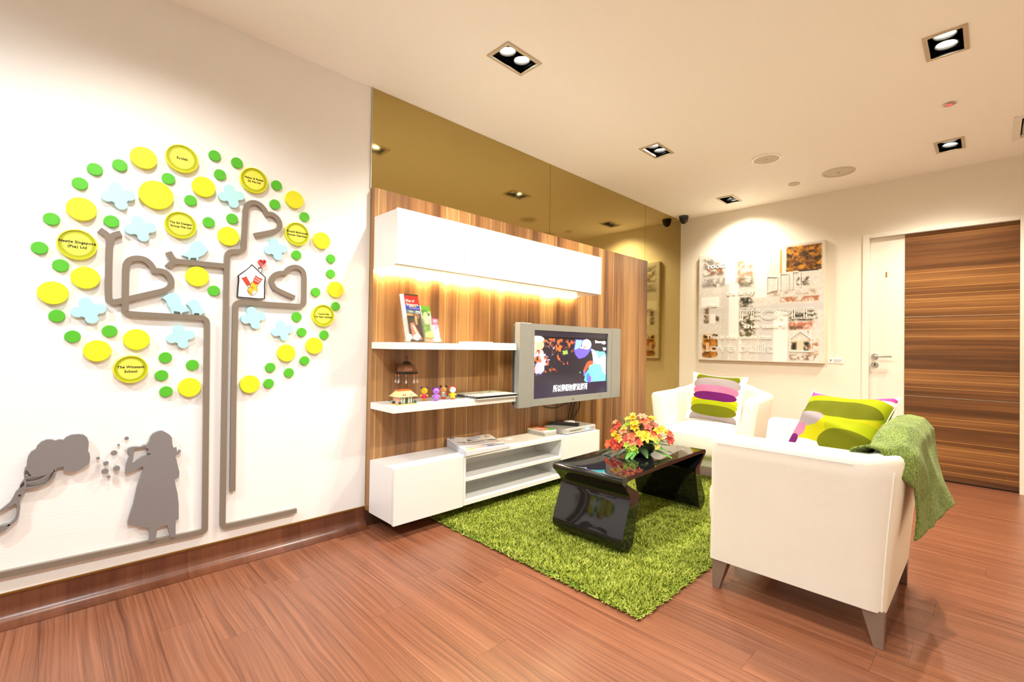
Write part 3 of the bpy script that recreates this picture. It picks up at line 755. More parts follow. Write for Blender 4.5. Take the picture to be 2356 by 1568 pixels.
# blanket over the back of the near chair ------------------------------------
def blanket():
    m = MB(); NU, NV = 60, 70
    def fn(u, v):
        # u: 0 far edge .. 1 near edge; v: 0 on the seat side .. 1 hanging hem
        wide = 1 if v < .42 else 1-min(1, (v-.42)/.45)
        xn = .225 + .155*wide; xf = -.33
        xx = xf + (xn-xf)*u
        top = back_top(xx) + .016
        th = .105; ot = flare(top-.05)
        hem = .47 - .10*max(0,(u-.4)/.6)**1.2 + .012*math.sin(u*8)
        s_ = v
        pts = [(ot-th-.020, top-.16), (ot-th-.016, top-.06), (ot-th+.012, top-.008), (ot-.055, top+.006), (ot-.012, top), (ot+.016, top-.035), (ot+.020, top-.09)]
        if s_ < .5:
            q = s_/.5*(len(pts)-1); i = min(int(q), len(pts)-2); f = q-i
            o = pts[i][0]*(1-f)+pts[i+1][0]*f; z = pts[i][1]*(1-f)+pts[i+1][1]*f
        else:
            f = (s_-.5)/.5; z = pts[-1][1]+(hem-pts[-1][1])*f; o = pts[-1][0] + (.055*math.sin(PI*min(1,u*1.15))+.0)*f
        h = max(0, v-.46)/.54
        o += h*(.009*math.sin(u*15+1.0) + .003*math.sin(u*33)) + .004*math.sin(u*25+v*9)
        xx += h*.012*math.sin(u*17+2.4)
        # near edge: follows the rounded corner of the back
        yc = CB; xo = xx
        e = max(0, xx-(CW-.042))
        if e > 0: o -= e*1.0
        if u > .90 and v > .5: o -= .022*((u-.90)/.10)*h
        return (xo, yc + o, z + .003*math.sin(u*30+v*12))
    m.grid(fn, NU, NV); return m
t = NT('green_knit'); co = t.coord(); n1 = t.noise(co, 260, 3, .7); n2 = t.noise(co, 14, 2)
t.set(Base_Color=t.ramp(t.math('ADD', t.math('MULTIPLY', n1, .85), t.math('MULTIPLY', n2, .15)), [(.36, B(52,72,12)), (.5, B(118,146,44)), (.62, B(192,208,108))]), Roughness=.95)
t.b.inputs['Specular IOR Level'].default_value = .1; t.b.inputs['Sheen Weight'].default_value = .3; t.bump(n1, 1.0, .006); M_KNIT = t.m
bl = obj('blanket', blanket(), M_KNIT, loc=(0,0,0), smooth=True, angle=90, label='fuzzy green blanket draped over the back of the near armchair', cat='blanket')
bl.location = chA.location; bl.rotation_euler = chA.rotation_euler
so = bl.modifiers.new('thick', 'SOLIDIFY'); so.thickness = .007; so.offset = 1

# ------------------------------------------------------------------ mural on the left wall
MT = .019   # thickness of the cut-out pieces
def wp(px, py):
    p = at(px, py, x=MT); return (p.y, p.z)
wfn = lambda u, v, h: (h, u, v)
def disc_r(px, py, half):
    c = wp(px, py)
    ys = []
    for a in np.linspace(0, 2*PI, 48):
        P_ = Vector((MT, c[0]+.05*math.cos(a), c[1]+.05*math.sin(a))) - CAM
        ys.append(784 - FPX*P_.dot(UP)/P_.dot(FWD))
    return c, .05*half/((max(ys)-min(ys))/2)
M_GREEN = plain('green_acrylic', (84, 186, 40), .45, noise=.05, nscale=200)
M_YELL = plain('yellow_acrylic', (226, 224, 34), .42, noise=.03, nscale=120)
M_PALEY = plain('pale_yellow_face', (232, 230, 84), .45, noise=.02)
M_OLIVE = plain('olive_ring', (176, 180, 2), .45, noise=.03)
M_CYAN = plain('pale_cyan_acrylic', (176, 228, 232), .45, noise=.02)
M_TAUPE = plain('taupe_lacquer', (130, 118, 104), .36, noise=.05, nscale=300)
M_GREYS = plain('grey_lacquer', (132, 128, 128), .24, noise=.04, nscale=300)
M_INK = plain('black_print', (24, 20, 16), .6)
def disc_mesh(c, r, t=MT, n=40):
    return MB().lathe([(r, 0), (r, t-.0015), (r-.0015, t), (0, t)], n, (0.0006, c[0], c[1]), Matrix.Rotation(PI/2, 4, 'Y'))
greens = [
 (90.7,569.1,14.6,'leftmost small green disc of the wall tree crown'),
 (118.5,502.4,14.6,'small green disc far left, above the leftmost green disc'),
 (184.2,420.6,14.5,'small green disc directly above the upper left plain yellow disc'),
 (218.8,387.7,14.5,'small green disc at upper left, second one left of the top left yellow disc'),
 (276.5,378.6,14.2,'small green disc immediately left of the top left yellow disc'),
 (388.7,409.4,13.2,'small green disc between the largest plain yellow disc and the topmost lettered disc'),
 (439.7,459.7,12.5,'small green disc at lower left of the upper middle yellow disc'),
 (257.2,508.2,14.2,'small green disc just above the forked stub branch'),
 (139.5,609.7,14.5,'small green disc touching the bottom of the largest lettered disc'),
 (481.5,510.3,12.2,'small green disc right of the lettered disc in the middle of the crown'),
 (495.4,356.5,12.6,'small green disc right of the topmost lettered disc'),
 (546.8,372.9,12.4,'small green disc just above the lettered disc over the upper heart'),
 (507.7,400.3,12.5,'small green disc above the blue flower next to the upper heart'),
 (638.3,424.9,11.6,'small green disc right of the lettered disc over the upper heart'),
 (634.3,468.9,11.6,'small green disc outside the upper heart, left of a plain yellow disc'),
 (702.7,497.7,11.0,'small green disc above the lettered disc right of the upper heart'),
 (535.7,502.0,12.1,'small green disc left of the stem of the upper heart'),
 (684.2,585.7,10.8,'small green disc below the lettered disc right of the upper heart'),
 (763.4,594.4,10.4,'upper one of two stacked green discs at the far right of the crown'),
 (763.0,629.1,10.1,'lower one of two stacked green discs at the far right of the crown'),
 (493.5,668.0,11.9,'small green disc just left of the middle trunk below its branch'),
 (728.4,671.4,10.4,'small green disc between the right heart and the rightmost yellow disc'),
 (774.3,704.1,10.1,'small green disc at the upper rim of the rightmost lettered disc'),
 (684.4,728.5,11.0,'small green disc under the branch that carries the right heart'),
 (696.1,763.8,10.4,'small green disc right of the lower right blue flower'),
 (747.7,770.1,10.6,'small green disc just below the rightmost lettered disc'),
 (702.7,829.4,10.5,'small green disc below the two neighbouring yellow discs at lower right'),
 (623.5,845.1,11.0,'small green disc left of the lowest green discs at lower right'),
 (666.6,857.2,10.8,'small green disc at lower right, between two other low green discs'),
 (620.0,882.1,11.0,'lowest green disc at right, beside the lowest right yellow disc'),
 (443.8,839.4,12.3,'small green disc close to the left trunk above a pale yellow disc'),
 (130.8,726.2,14.3,'small green disc left of the lower left blue flower'),
 (252.8,761.4,13.8,'small green disc at lower right of the lower left blue flower'),
 (167.0,773.7,14.1,'small green disc at lower left, above the lowest left plain yellow disc'),
 (381.5,822.2,12.5,'top one of three green discs left of the left trunk'),
 (372.8,863.4,12.5,'middle one of three green discs left of the left trunk'),
 (383.0,900.8,12.5,'bottom one of three green discs left of the left trunk')]
for px, py, hh, lab in greens:
    c, r = disc_r(px, py, hh)
    obj('green_disc', disc_mesh(c, r, MT*.55), M_GREEN, smooth=True, label=lab, cat='wall disc', group='small green discs of the wall tree')
yellows = [
 (330.9,362.7,25.7,'plain yellow disc at the top left of the crown'),
 (360.0,448.3,33.1,'largest plain yellow disc, upper middle of the crown'),
 (469.4,429.6,23.6,'plain yellow disc below right of the topmost lettered disc'),
 (187.6,480.5,27.0,'plain yellow disc above the largest lettered disc'),
 (678.3,458.9,20.4,'plain yellow disc at upper right above the small green disc'),
 (526.4,543.2,22.0,'plain yellow disc left of the upper heart stem'),
 (741.1,553.2,19.3,'plain yellow disc right of the lettered disc beside the upper heart'),
 (454.4,635.7,23.0,'plain yellow disc under the forked branch of the middle trunk'),
 (773.2,665.6,18.4,'rightmost plain yellow disc of the crown'),
 (723.9,795.0,18.9,'plain yellow disc at lower right below the rightmost lettered disc'),
 (659.6,811.8,19.6,'plain yellow disc below the lower right blue flower'),
 (575.5,883.6,20.5,'lowest plain yellow disc right of the trunks'),
 (196.9,638.7,25.5,'plain yellow disc left of the forked stub trunk'),
 (122.1,673.5,26.5,'leftmost plain yellow disc of the crown'),
 (314.6,780.8,24.2,'plain yellow disc under the branch of the left heart'),
 (224.1,806.9,24.7,'plain yellow disc above left of the lowest lettered disc'),
 (436.7,891.0,22.0,'pale yellow disc nearest the foot of the left trunk')]
for px, py, hh, lab in yellows:
    c, r = disc_r(px, py, hh)
    obj('yellow_disc', disc_mesh(c, r), M_YELL, smooth=True, label=lab, cat='wall disc', group='plain yellow discs of the wall tree')
signs = [
 (419.5,364.6,32.7,['Ecolab'],.0150,'topmost lettered yellow disc with a single word'),
 (416.3,517.5,31.0,['The Ed Designs','Group Pte Ltd'],.0125,'lettered yellow disc in the middle of the crown'),
 (178.0,562.1,35.0,['Nestle Singapore','(Pte) Ltd'],.0150,'largest lettered yellow disc at the left of the crown'),
 (585.2,414.7,29.6,['Fisher & Paykel','(S) Pte Ltd'],.0125,'lettered yellow disc directly above the upper heart'),
 (684.2,537.9,26.7,['Ronald McDonald','House Charities'],.0135,'lettered yellow disc to the right of the upper heart'),
 (744.5,725.5,25.0,['Coca-Cola','Far East Limited'],.0130,'rightmost lettered yellow disc of the crown'),
 (301.2,849.0,31.6,['The Winstedt','School'],.0150,'lowest lettered yellow disc at lower left')]
for px, py, hh, lines, sz, lab in signs:
    c, r = disc_r(px, py, hh)
    g = thing('lettered_disc', lab, 'wall sign', (0, c[0], c[1]-r), group='lettered yellow discs of the wall tree')
    RYm = Matrix.Rotation(PI/2, 4, 'Y')
    obj('rim', MB().lathe([(r,0),(r,MT-.001),(r-.001,MT),(r*.93,MT),(r*.925,MT-.004),(0,MT-.004)], 48, (.0006,c[0],c[1]), RYm), M_YELL, g, smooth=True)
    obj('ring', MB().lathe([(r*.915,MT-.0039),(r*.915,MT-.003),(r*.74,MT-.003),(r*.74,MT-.0039)], 48, (.0006,c[0],c[1]), RYm), M_OLIVE, g, smooth=True)
    obj('face', MB().lathe([(r*.735,MT-.0039),(r*.735,MT-.0022),(0,MT-.0022)], 48, (.0006,c[0],c[1]), RYm), M_PALEY, g, smooth=True)
    for k, ln in enumerate(lines):
        zz = c[1] + (len(lines)-1-2*k)*sz*.62
        obj('lettering', text_mb(ln, sz*.98, frame_mat((MT-.0012, c[0], zz), (0,1,0), (0,0,1)), .0003, bold=.0004, spacing=1.08), M_INK, g)
flowers = [
 (272.5,450.4,32.0,'pale blue four-lobed flower at upper left of the crown'), (323.9,525.6,30.0,'pale blue flower above the left heart'),
 (533.2,450.8,27.5,'pale blue flower just left of the top of the upper heart'), (635.3,573.0,25.7,'pale blue flower below the upper heart, above the right heart'),
 (583.5,730.6,26.3,'pale blue flower under the corner of the right trunk'), (650.8,760.2,24.3,'pale blue flower at lower right beside small green discs'),
 (204.3,713.6,31.4,'pale blue flower at lower left of the crown'), (416.3,774.2,27.7,'pale blue flower just left of the left trunk')]
for px, py, hh, lab in flowers:
    c, r = disc_r(px, py, hh); s = r/.0575
    pts = []
    for k in range(4):
        a = math.radians(16+90*k); cx, cy = .036*s*math.cos(a), .035*s*math.sin(a)
        for b in np.linspace(-1.95, 1.95, 13): pts.append((c[0]+cx+.0215*s*math.cos(a+b), c[1]+cy+.0215*s*math.sin(a+b)))
    obj('blue_flower', MB().prism([pts], wfn, .0006, MT), M_CYAN, label=lab, cat='wall flower', group='pale blue flowers of the wall tree')
def px_loop(pts, o, sc): return [wp(o[0]+x/sc, o[1]+y/sc) for x, y in pts]
Z1, Z2, Z3, Z4 = ((0,300),4.708), ((400,300),4.708), ((0,600),4.708), ((400,600),4.708)
b1 = [(1970,1350),(2040,1310),(2060,1260),(2078,1220),(2120,1197),(2180,1203),(2220,1238),(2235,1272),(2256,1278),(2242,1308),(2210,1345),(2150,1372),(2146,1406),(2130,1406),(2126,1378),(2066,1378),(2058,1400),(2044,1398),(2040,1372)]
b2 = [(2050,540),(1990,555),(1970,562),(1970,577),(1955,577),(1950,552),(1885,541),(1880,572),(1862,572),(1855,530),(1820,480),(1800,430),(1780,412),(1756,402),(1790,375),(1830,350),(1880,345),(1930,365),(1955,400),(1966,450),(1990,490)]
b3 = [(2230,560),(2190,573),(2175,587),(2162,587),(2155,566),(2105,563),(2098,582),(2085,578),(2085,545),(2050,490),(2022,468),(2045,440),(2080,422),(2120,420),(2155,440),(2171,480),(2180,510),(2205,540)]
for pts, z, lab in ((b1,Z1,'pale blue bird cut-out perched on the forked branch'),(b2,Z3,'larger pale blue bird facing left on the left branch'),(b3,Z3,'smaller pale blue bird next to the left trunk corner')):
    obj('bird_cutout', MB().prism([px_loop(pts, *z)], wfn, .0006, MT), M_CYAN, label=lab, cat='wall bird')

# bars ------------------------------------------------------------------------
def smooth_line(pts, n=3):
    return chaikin(pts, n, closed=False)
def stroke(mb, pts, w, h, taper=None):
    m = len(pts); L_, R_ = [], []
    for i in range(m):
        a = Vector(pts[max(i-1,0)]); b = Vector(pts[min(i+1,m-1)]); t_ = (b-a).normalized(); n_ = Vector((-t_.y, t_.x))
        k = 1.0
        if 0 < i < m-1:
            t1 = (Vector(pts[i])-a).normalized(); k = 1/max(.6, abs(n_.dot(Vector((-t1.y, t1.x)))))
        ww = w*k*(taper[i*(len(taper)-1)//(m-1)] if taper else 1)
        L_.append(Vector(pts[i])+n_*ww/2); R_.append(Vector(pts[i])-n_*ww/2)
    vv = [(h,p.x,p.y) for p in L_]+[(h,p.x,p.y) for p in R_]+[(.0006,p.x,p.y) for p in L_]+[(.0006,p.x,p.y) for p in R_]
    ff = []
    for i in range(m-1):
        ff += [(i,i+1,m+i+1,m+i), (2*m+i,2*m+i+1,i+1,i), (m+i,m+i+1,3*m+i+1,3*m+i), (3*m+i,3*m+i+1,2*m+i+1,2*m+i)]
    ff += [(0,m,3*m,2*m), (m-1,3*m-1,4*m-1,2*m-1)]
    return mb.add(vv, ff)
def corner(pts, r=.03, n=5):
    """round polyline corners by a fixed radius"""
    out = [pts[0]]
    for i in range(1, len(pts)-1):
        p = Vector(pts[i]); a = Vector(pts[i-1])-p; b = Vector(pts[i+1])-p
        q = min(r, a.length*.45, b.length*.45); s = p+a.normalized()*q; e = p+b.normalized()*q
        for k in range(n+1):
            t_ = k/n; v = s*(1-t_)**2+p*2*t_*(1-t_)+e*t_*t_; out.append((v.x, v.y))
    out.append(pts[-1]); return out
pl = lambda pts: [wp(*p) for p in pts]
BW = .0232
t1 = thing('mural_bar_tree', 'taupe bar tree whose left trunk rises from the ground line into a heart', 'wall tree', (0, .3, .2))
obj('bar', stroke(MB(), corner(pl([(-25,1329),(455,1226),(472,1222),(477,731.5),(303,722),(288,719),(289.5,618)]), .028), BW, MT), M_TAUPE, t1)
hl = smooth_line(pl([(289.4,640),(289.6,620),(291,604),(301,595.5),(318,593),(336,597),(349,610),(357,627)]), 2)
obj('heart_bar', stroke(MB(), hl, BW, MT+.0002), M_TAUPE, t1)
hr = smooth_line(pl([(352,623.5),(366,622),(381,626),(392,638),(395.5,651),(391,661),(378,668.5),(350,674.5),(295,687.5),(266,695),(252,693),(249.5,680),(250.6,600),(252.8,546)]), 2)
obj('heart_bar', stroke(MB(), hr, BW, MT+.0004), M_TAUPE, t1)
obj('fork', stroke(MB(), smooth_line(pl([(252.3,560),(251,546),(243,537),(228.5,528)]),2), BW, MT+.0006), M_TAUPE, t1)
obj('fork', stroke(MB(), smooth_line(pl([(252.8,560),(255,546),(263,540),(278.5,536.5)]),2), BW, MT+.0008), M_TAUPE, t1)
t2 = thing('mural_bar_tree', 'taupe bar tree with the middle trunk, upper heart and forked side branch', 'wall tree', (0, .7, .2))
obj('bar', stroke(MB(), corner(pl([(683,1174.5),(530,1209),(512.5,1212),(517,918),(522,612),(523.5,578),(561,578.5),(565.6,482)]), .026), BW, MT), M_TAUPE, t2)
obj('heart_bar', stroke(MB(), smooth_line(pl([(565.3,500),(566,482),(570,469),(583,464.5),(597,468.5),(608,480),(615,493)]),2), BW, MT+.0002), M_TAUPE, t2)
obj('heart_bar', stroke(MB(), smooth_line(pl([(610.5,493.5),(623,491),(636,498),(643.5,509),(645,519),(641,528.5),(629,533),(586.5,541)]),2), BW, MT+.0004), M_TAUPE, t2)
obj('branch', stroke(MB(), pl([(518,611.5),(403,600.5)]), BW, MT+.0002), M_TAUPE, t2)
obj('fork', stroke(MB(), smooth_line(pl([(410,601),(402,599),(395,592),(388,579)]),2), BW, MT+.0006), M_TAUPE, t2)
obj('fork', stroke(MB(), smooth_line(pl([(410,602),(402,602),(394,606),(386,614)]),2), BW, MT+.0008), M_TAUPE, t2)
t3 = thing('mural_bar_tree', 'taupe bar tree with the right trunk bending to the right heart', 'wall tree', (0, .75, .35))
obj('bar', stroke(MB(), corner(pl([(535.5,1130),(538,918.6),(542.3,694.5),(700,704.5),(700.8,640)]), .026), BW, MT), M_TAUPE, t3)
obj('heart_bar', stroke(MB(), smooth_line(pl([(700.6,655),(700.6,634),(697.5,622),(686,614),(673,613.5),(661,620),(655,631)]),2), BW, MT+.0002), M_TAUPE, t3)
obj('heart_bar', stroke(MB(), smooth_line(pl([(659,630),(648,627),(635,630),(626.5,639),(625,648.5),(630,661),(641,668.5),(678.5,684.5)]),2), BW, MT+.0004), M_TAUPE, t3)

# silhouettes ------------------------------------------------------------------
ZG = ((210,980),5.6)
girl = [(742,1496),(748,1400),(738,1310),(720,1297),(660,1293),(610,1285),(585,1262),(560,1255),(520,1265),(480,1271),(465,1258),(480,1180),(540,1000),(565,880),(590,770),(640,650),(668,575),(672,535),(655,515),(640,520),(520,590),(450,607),(435,590),(440,520),(470,430),(490,380),(478,340),(463,308),(470,290),(510,268),(570,262),(640,262),(668,246),(690,240),(712,246),(722,228),(722,218),(742,208),(748,180),(765,128),(800,90),(860,62),(910,55),(960,78),(1010,110),(1038,145),(1045,235),(1058,272),(1088,288),(1096,270),(1101,300),(1101,345),(1122,333),(1135,306),(1150,304),(1153,325),(1130,358),(1065,382),(1095,420),(1110,490),(1135,590),(1130,645),(1115,665),(1072,690),(1090,780),(1110,860),(1125,1000),(1125,1190),(1085,1220),(1085,1420),(1020,1434),(1016,1385),(990,1320),(975,1268),(865,1297),(845,1312),(825,1475)]
hole = [(556,284),(655,270),(700,266),(722,280),(738,300),(714,330),(722,345),(770,352),(745,370),(660,395),(590,440),(536,488),(526,470),(540,370)]
gt = 7.5  # the glossy silhouettes stand slightly prouder
obj('girl_silhouette', MB().prism([px_loop(girl, *ZG), px_loop(hole, *ZG)], wfn, .0006, MT+.003), M_GREYS, label='grey cut-out of a girl in a dress blowing bubbles', cat='wall silhouette')
for k, (x, y, r, lab) in enumerate(((455,155,25,'bubble disc highest in the cluster'),(352,240,14,'tiny bubble disc just below the highest bubble'),(293,342,36,'large bubble disc nearest the top of the cluster'),(88,410,20,'small bubble disc farthest left'),(190,475,30,'medium bubble disc left of centre in the cluster'),(177,578,40,'large bubble disc at lower left of the cluster'),(325,540,38,'large bubble disc nearest the elbow of the girl'),(225,650,20,'lowest small bubble disc'))):
    px_, py_ = ZG[0][0]+x/ZG[1], ZG[0][1]+y/ZG[1]
    c, rr = disc_r(px_, py_, r/ZG[1]*.92)
    obj('bubble', MB().lathe([(rr,.014),(rr,.0215),(rr-.001,.0225),(0,.0225)], 24, (0,c[0],c[1]), Matrix.Rotation(PI/2,4,'Y')).tube([(.0006,c[0],c[1]),(.015,c[0],c[1])], .0025, 8), M_GREYS, smooth=True, label='grey '+lab, cat='wall disc', group='bubble discs by the girl')
ZH = ((0,980),6.532)
bush = thing('bush_silhouette', 'grey cut-out of a rounded tree bending on a twisted stem', 'wall silhouette', (0, -.02, .25))
crown = [(365,770),(358,700),(372,630),(400,598),(405,520),(422,450),(470,380),(535,345),(560,290),(620,230),(700,200),(770,197),(830,214),(890,197),(955,204),(1000,158),(1080,125),(1170,118),(1250,125),(1310,170),(1335,240),(1330,300),(1320,380),(1345,400),(1355,470),(1340,550),(1290,600),(1200,650),(1100,685),(1040,690),(985,672),(952,660),(956,604),(900,612),(842,634),(838,690),(818,646),(785,646),(762,680),(690,730),(600,750),(480,757),(470,738),(430,690),(412,662),(385,668),(372,720),(378,775)]
obj('crown', MB().prism([px_loop(crown, *ZH)], wfn, .0006, MT+.003), M_GREYS, bush)
stem = [(352,805),(310,860),(285,935),(235,985),(200,1060),(150,1140),(0,1262),(-90,1330),(-90,1350),(0,1292),(130,1215),(250,1147),(300,1110),(350,1020),(388,925),(396,845),(392,785),(372,775)]
slit = [(345,838),(362,838),(366,880),(335,910),(300,922),(310,880)]
obj('stem', MB().prism([px_loop(stem, *ZH), px_loop(slit, *ZH)], wfn, .0006, MT+.0032), M_GREYS, bush)
zl = lambda pts: smooth_line(px_loop(pts, *ZH), 2)
for pts, w in (([(388,925),(480,918),(600,895),(710,850),(790,775),(828,680)],.006),([(390,846),(480,838),(580,815),(690,755),(770,690),(800,648)],.007),([(370,782),(430,768),(482,752)],.006),([(250,1142),(276,1175),(280,1225),(265,1330),(240,1400),(150,1475),(60,1560)],.008),([(150,1475),(60,1498),(-80,1530)],.007)):
    obj('tendril', stroke(MB(), zl(pts), w, MT+.0034), M_GREYS, bush)
obj('tendril', MB().prism([px_loop([(-90,1510),(0,1506),(110,1494),(60,1558),(-20,1620),(-90,1660)], *ZH)], wfn, .0006, MT+.003), M_GREYS, bush)
ec = wp(ZH[0][0]+295/ZH[1], ZH[0][1]+1036/ZH[1])
obj('spot', MB().lathe([(.0035,.0),(.0035,.001),(0,.001)], 16, (MT+.0032,ec[0],ec[1]), Matrix.Rotation(PI/2,4,'Y')), M_INK, bush)

# house emblem -------------------------------------------------------------------
ZE = ((530,580),13.06)
em = thing('house_emblem', 'white house-shaped plaque with clasped hands and a red heart over its chimney', 'wall sign', (0, .73, 1.4))
M_PLAQ = plain('white_plaque', (248, 247, 246), .4, noise=.01)
hs = [(232,1335),(258,700),(640,372),(838,548),(872,458),(965,488),(915,622),(1058,762),(1022,1396)]
obj('plate', MB().prism([px_loop(hs, *ZE)], wfn, .0006, MT), M_PLAQ, em)
el = lambda pts: px_loop(pts, *ZE)
M_RED = plain('red_print', (226, 62, 40), .5); M_LRED = plain('coral_heart', (244, 86, 84), .5); M_GLOVE = plain('glove_yellow', (244, 190, 50), .5)
for pts, w in (([(250,700),(440,560),(600,430),(645,375)],.0035),([(640,375),(760,480),(900,620),(1055,760)],.0042),([(252,700),(262,820),(235,1100),(222,1335)],.003),([(222,1335),(400,1352),(620,1368),(800,1390),(1030,1392)],.003),([(1050,760),(1020,1000),(1032,1150),(1018,1395)],.005),([(850,548),(875,458)],.002),([(872,460),(965,490)],.0032),([(960,490),(915,620)],.002)):
    obj('outline', stroke(MB(), smooth_line(el(pts),1), w, MT+.0008), M_INK, em)
obj('heart', stroke(MB(), smooth_line(el([(930,450),(945,395),(900,340),(862,285),(870,240),(905,222),(945,240),(970,275),(985,240),(1030,232),(1068,265),(1065,315),(1020,360),(955,390)]),2), .0044, MT+.0016), M_LRED, em)
obj('sleeve', MB().prism([el([(335,765),(400,760),(468,720),(560,880),(595,960),(560,990),(498,1002),(440,920)])], wfn, MT+.0002, MT+.0012), M_RED, em)
obj('striped_sleeve', MB().prism([el([(765,695),(830,750),(960,800),(890,900),(830,962),(740,955),(680,895),(700,810)])], wfn, MT+.0002, MT+.0012), M_RED, em)
for pts in ([(745,752),(800,800),(860,830),(915,845)], [(710,815),(760,850),(820,880),(875,888)]):
    obj('stripe', stroke(MB(), smooth_line(el(pts),1), .0026, MT+.0015), M_PLAQ, em)
obj('glove', MB().prism([el([(640,885),(685,900),(740,960),(830,965),(825,1010),(790,1040),(812,1100),(815,1160),(780,1200),(740,1140),(700,1150),(655,1190),(650,1290),(600,1280),(545,1225),(510,1150),(540,1070),(600,1000),(620,920)])], wfn, MT+.0002, MT+.0013), M_GLOVE, em)
obj('hand', MB().prism([el([(655,1195),(700,1152),(740,1142),(785,1200),(820,1140),(858,1130),(850,1160),(800,1195),(740,1250),(690,1288),(655,1285)])], wfn, MT+.0002, MT+.0014), M_PLAQ, em)
for pts in ([(580,1060),(620,1025),(650,1060),(640,1085)], [(640,1085),(665,1040),(690,1060),(675,1115)], [(520,1155),(560,1220)], [(560,1150),(580,1250)], [(605,1190),(620,1275)], [(655,1200),(665,1280)], [(690,1165),(720,1245)], [(730,1150),(765,1210)], [(498,1002),(545,1062)], [(540,1070),(510,1150),(545,1225),(600,1280),(650,1292),(700,1285),(785,1205)], [(640,885),(620,920),(600,1000),(540,1070)], [(335,765),(440,920),(498,1002),(560,990),(595,960),(560,880),(468,720)], [(480,920),(560,890)], [(765,695),(700,810),(680,895),(740,955),(830,962)], [(830,962),(890,900),(960,800)], [(830,965),(790,1040),(815,1150),(785,1200)]):
    obj('outline', stroke(MB(), el(pts), .0011, MT+.0018), M_INK, em)

# ------------------------------------------------------------------ painting and plaque on the back wall
pt_ = thing('canvas_painting', 'large abstract canvas of greys and rust with raised lettering', 'painting', (.86, YB, .942))
PX0, PX1, PZ0, PZ1, PT = .250, 1.466, .942, 2.120, .045
obj('canvas', MB().box(PX0, PX1, YB-PT, YB-.001, PZ0, PZ1), plain('canvas_edge', (238,226,196), .7), pt_, bevel=.003)
P = Pic(190, 184, (226, 224, 218))
n1 = P.nz((38,36), 1); n2 = P.nz((80,76), 2); n3 = P.nz((12,12), 4); nf = P.nz((120,120), 8)
P.a *= (.93+.09*n2)[...,None]
def speck(u0,u1,v0,v1,c,dens,soft=.02,seed=1,al=.95):
    k = P.nz((34,40), seed)*.62+P.nz((90,90), seed+50)*.48
    m = np.clip((P.U-u0)/soft,0,1)*np.clip((u1-P.U)/soft,0,1)*np.clip((P.V-v0)/soft,0,1)*np.clip((v1-P.V)/soft,0,1)
    P.put(m*np.clip((k-(1-dens)+.06)*3.6,0,1)*al, c)
P.rect(0,.24,0,.30,(206,204,200),.7,.03); P.rect(.0,1,.5,.57,(206,206,206),.7,.02); P.rect(.20,.27,.3,1,(206,204,200),.6,.01); P.rect(.52,.63,.55,1,(208,208,210),.8,.01)
P.rect(.60,1,.49,.57,(206,206,208),.8,.02)
speck(.02,.24,.02,.22,(120,112,104),.52,.03,3); speck(.06,.22,.10,.20,(140,90,60),.5,.02,5); speck(.02,.25,.22,.32,(150,146,140),.55,.02,7); speck(.03,.18,.28,.32,(96,70,50),.45,.01,9)
P.rect(.725,.985,.015,.235,(206,140,34),1,.012); speck(.725,.985,.015,.235,(96,56,16),.50,.01,11); speck(.73,.98,.06,.23,(40,26,12),.40,.01,13)
P.rect(.68,.70,.03,.25,(206,140,50),.8,.006); P.rect(.82,.96,.225,.24,(20,20,18),.8,.004); speck(.80,.93,.28,.36,(90,84,72),.46,.01,17)
speck(.68,.97,.44,.49,(176,110,74),.55,.01,19); speck(.60,.95,.38,.44,(180,160,140),.5,.02,21)
speck(.33,.48,.08,.30,(190,150,120),.52,.02,23); speck(.34,.48,.24,.34,(120,116,96),.55,.02,25)
speck(.355,.49,.42,.52,(60,56,36),.56,.015,27); speck(.355,.50,.52,.80,(84,76,44),.52,.02,29); speck(.355,.46,.54,.74,(30,28,18),.46,.02,31); speck(.39,.475,.42,.50,(24,24,16),.62,.03,61)
speck(.04,.10,.50,.66,(110,86,60),.5,.015,33); speck(.15,.19,.58,.66,(76,60,34),.55,.008,35); P.rect(.10,.16,.56,.66,(240,240,238),1,.01)
P.rect(.03,.175,.755,.985,(206,130,30),.95,.02); speck(.03,.18,.755,.985,(110,66,20),.5,.01,37); speck(.04,.18,.75,.80,(30,26,18),.5,.01,39); P.rect(.03,.175,.905,.925,(220,206,176),.8,.006)
speck(.74,.96,.56,.66,(70,60,48),.5,.02,41); speck(.78,.85,.58,.64,(30,24,18),.62,.02,63); speck(.74,.94,.65,.73,(190,110,80),.58,.02,43); speck(.75,.86,.69,.73,(96,84,60),.5,.01,45)
P.rect(.755,.905,.81,.905,(214,206,176),.9,.01); speck(.765,.815,.82,.90,(22,18,12),.60,.015,65); speck(.855,.905,.82,.905,(22,18,12),.66,.015,67); speck(.88,.97,.80,.94,(160,100,60),.52,.02,47); speck(.75,.95,.93,.985,(130,104,76),.52,.01,49)
for (u0,u1,v0,v1) in ((.235,.325,.0,.295),(.488,.585,.0,.44),(.27,.36,.295,.80),(.635,.745,.56,1.0),(.355,.38,.78,1),(.02,.19,.40,.50)): P.rect(u0,u1,v0,v1,(246,246,244),1,.006)
print_sheet('painted_face', P.a, lambda u, v: Vector((PX0+.004+(PX1-PX0-.008)*u, YB-PT-.0006, PZ1-.004-(PZ1-PZ0-.008)*v)), vcol_mat('oil_paint', .55), pt_)
M_RAISE = plain('raised_cream_letters', (247, 244, 236), .5, noise=.02)
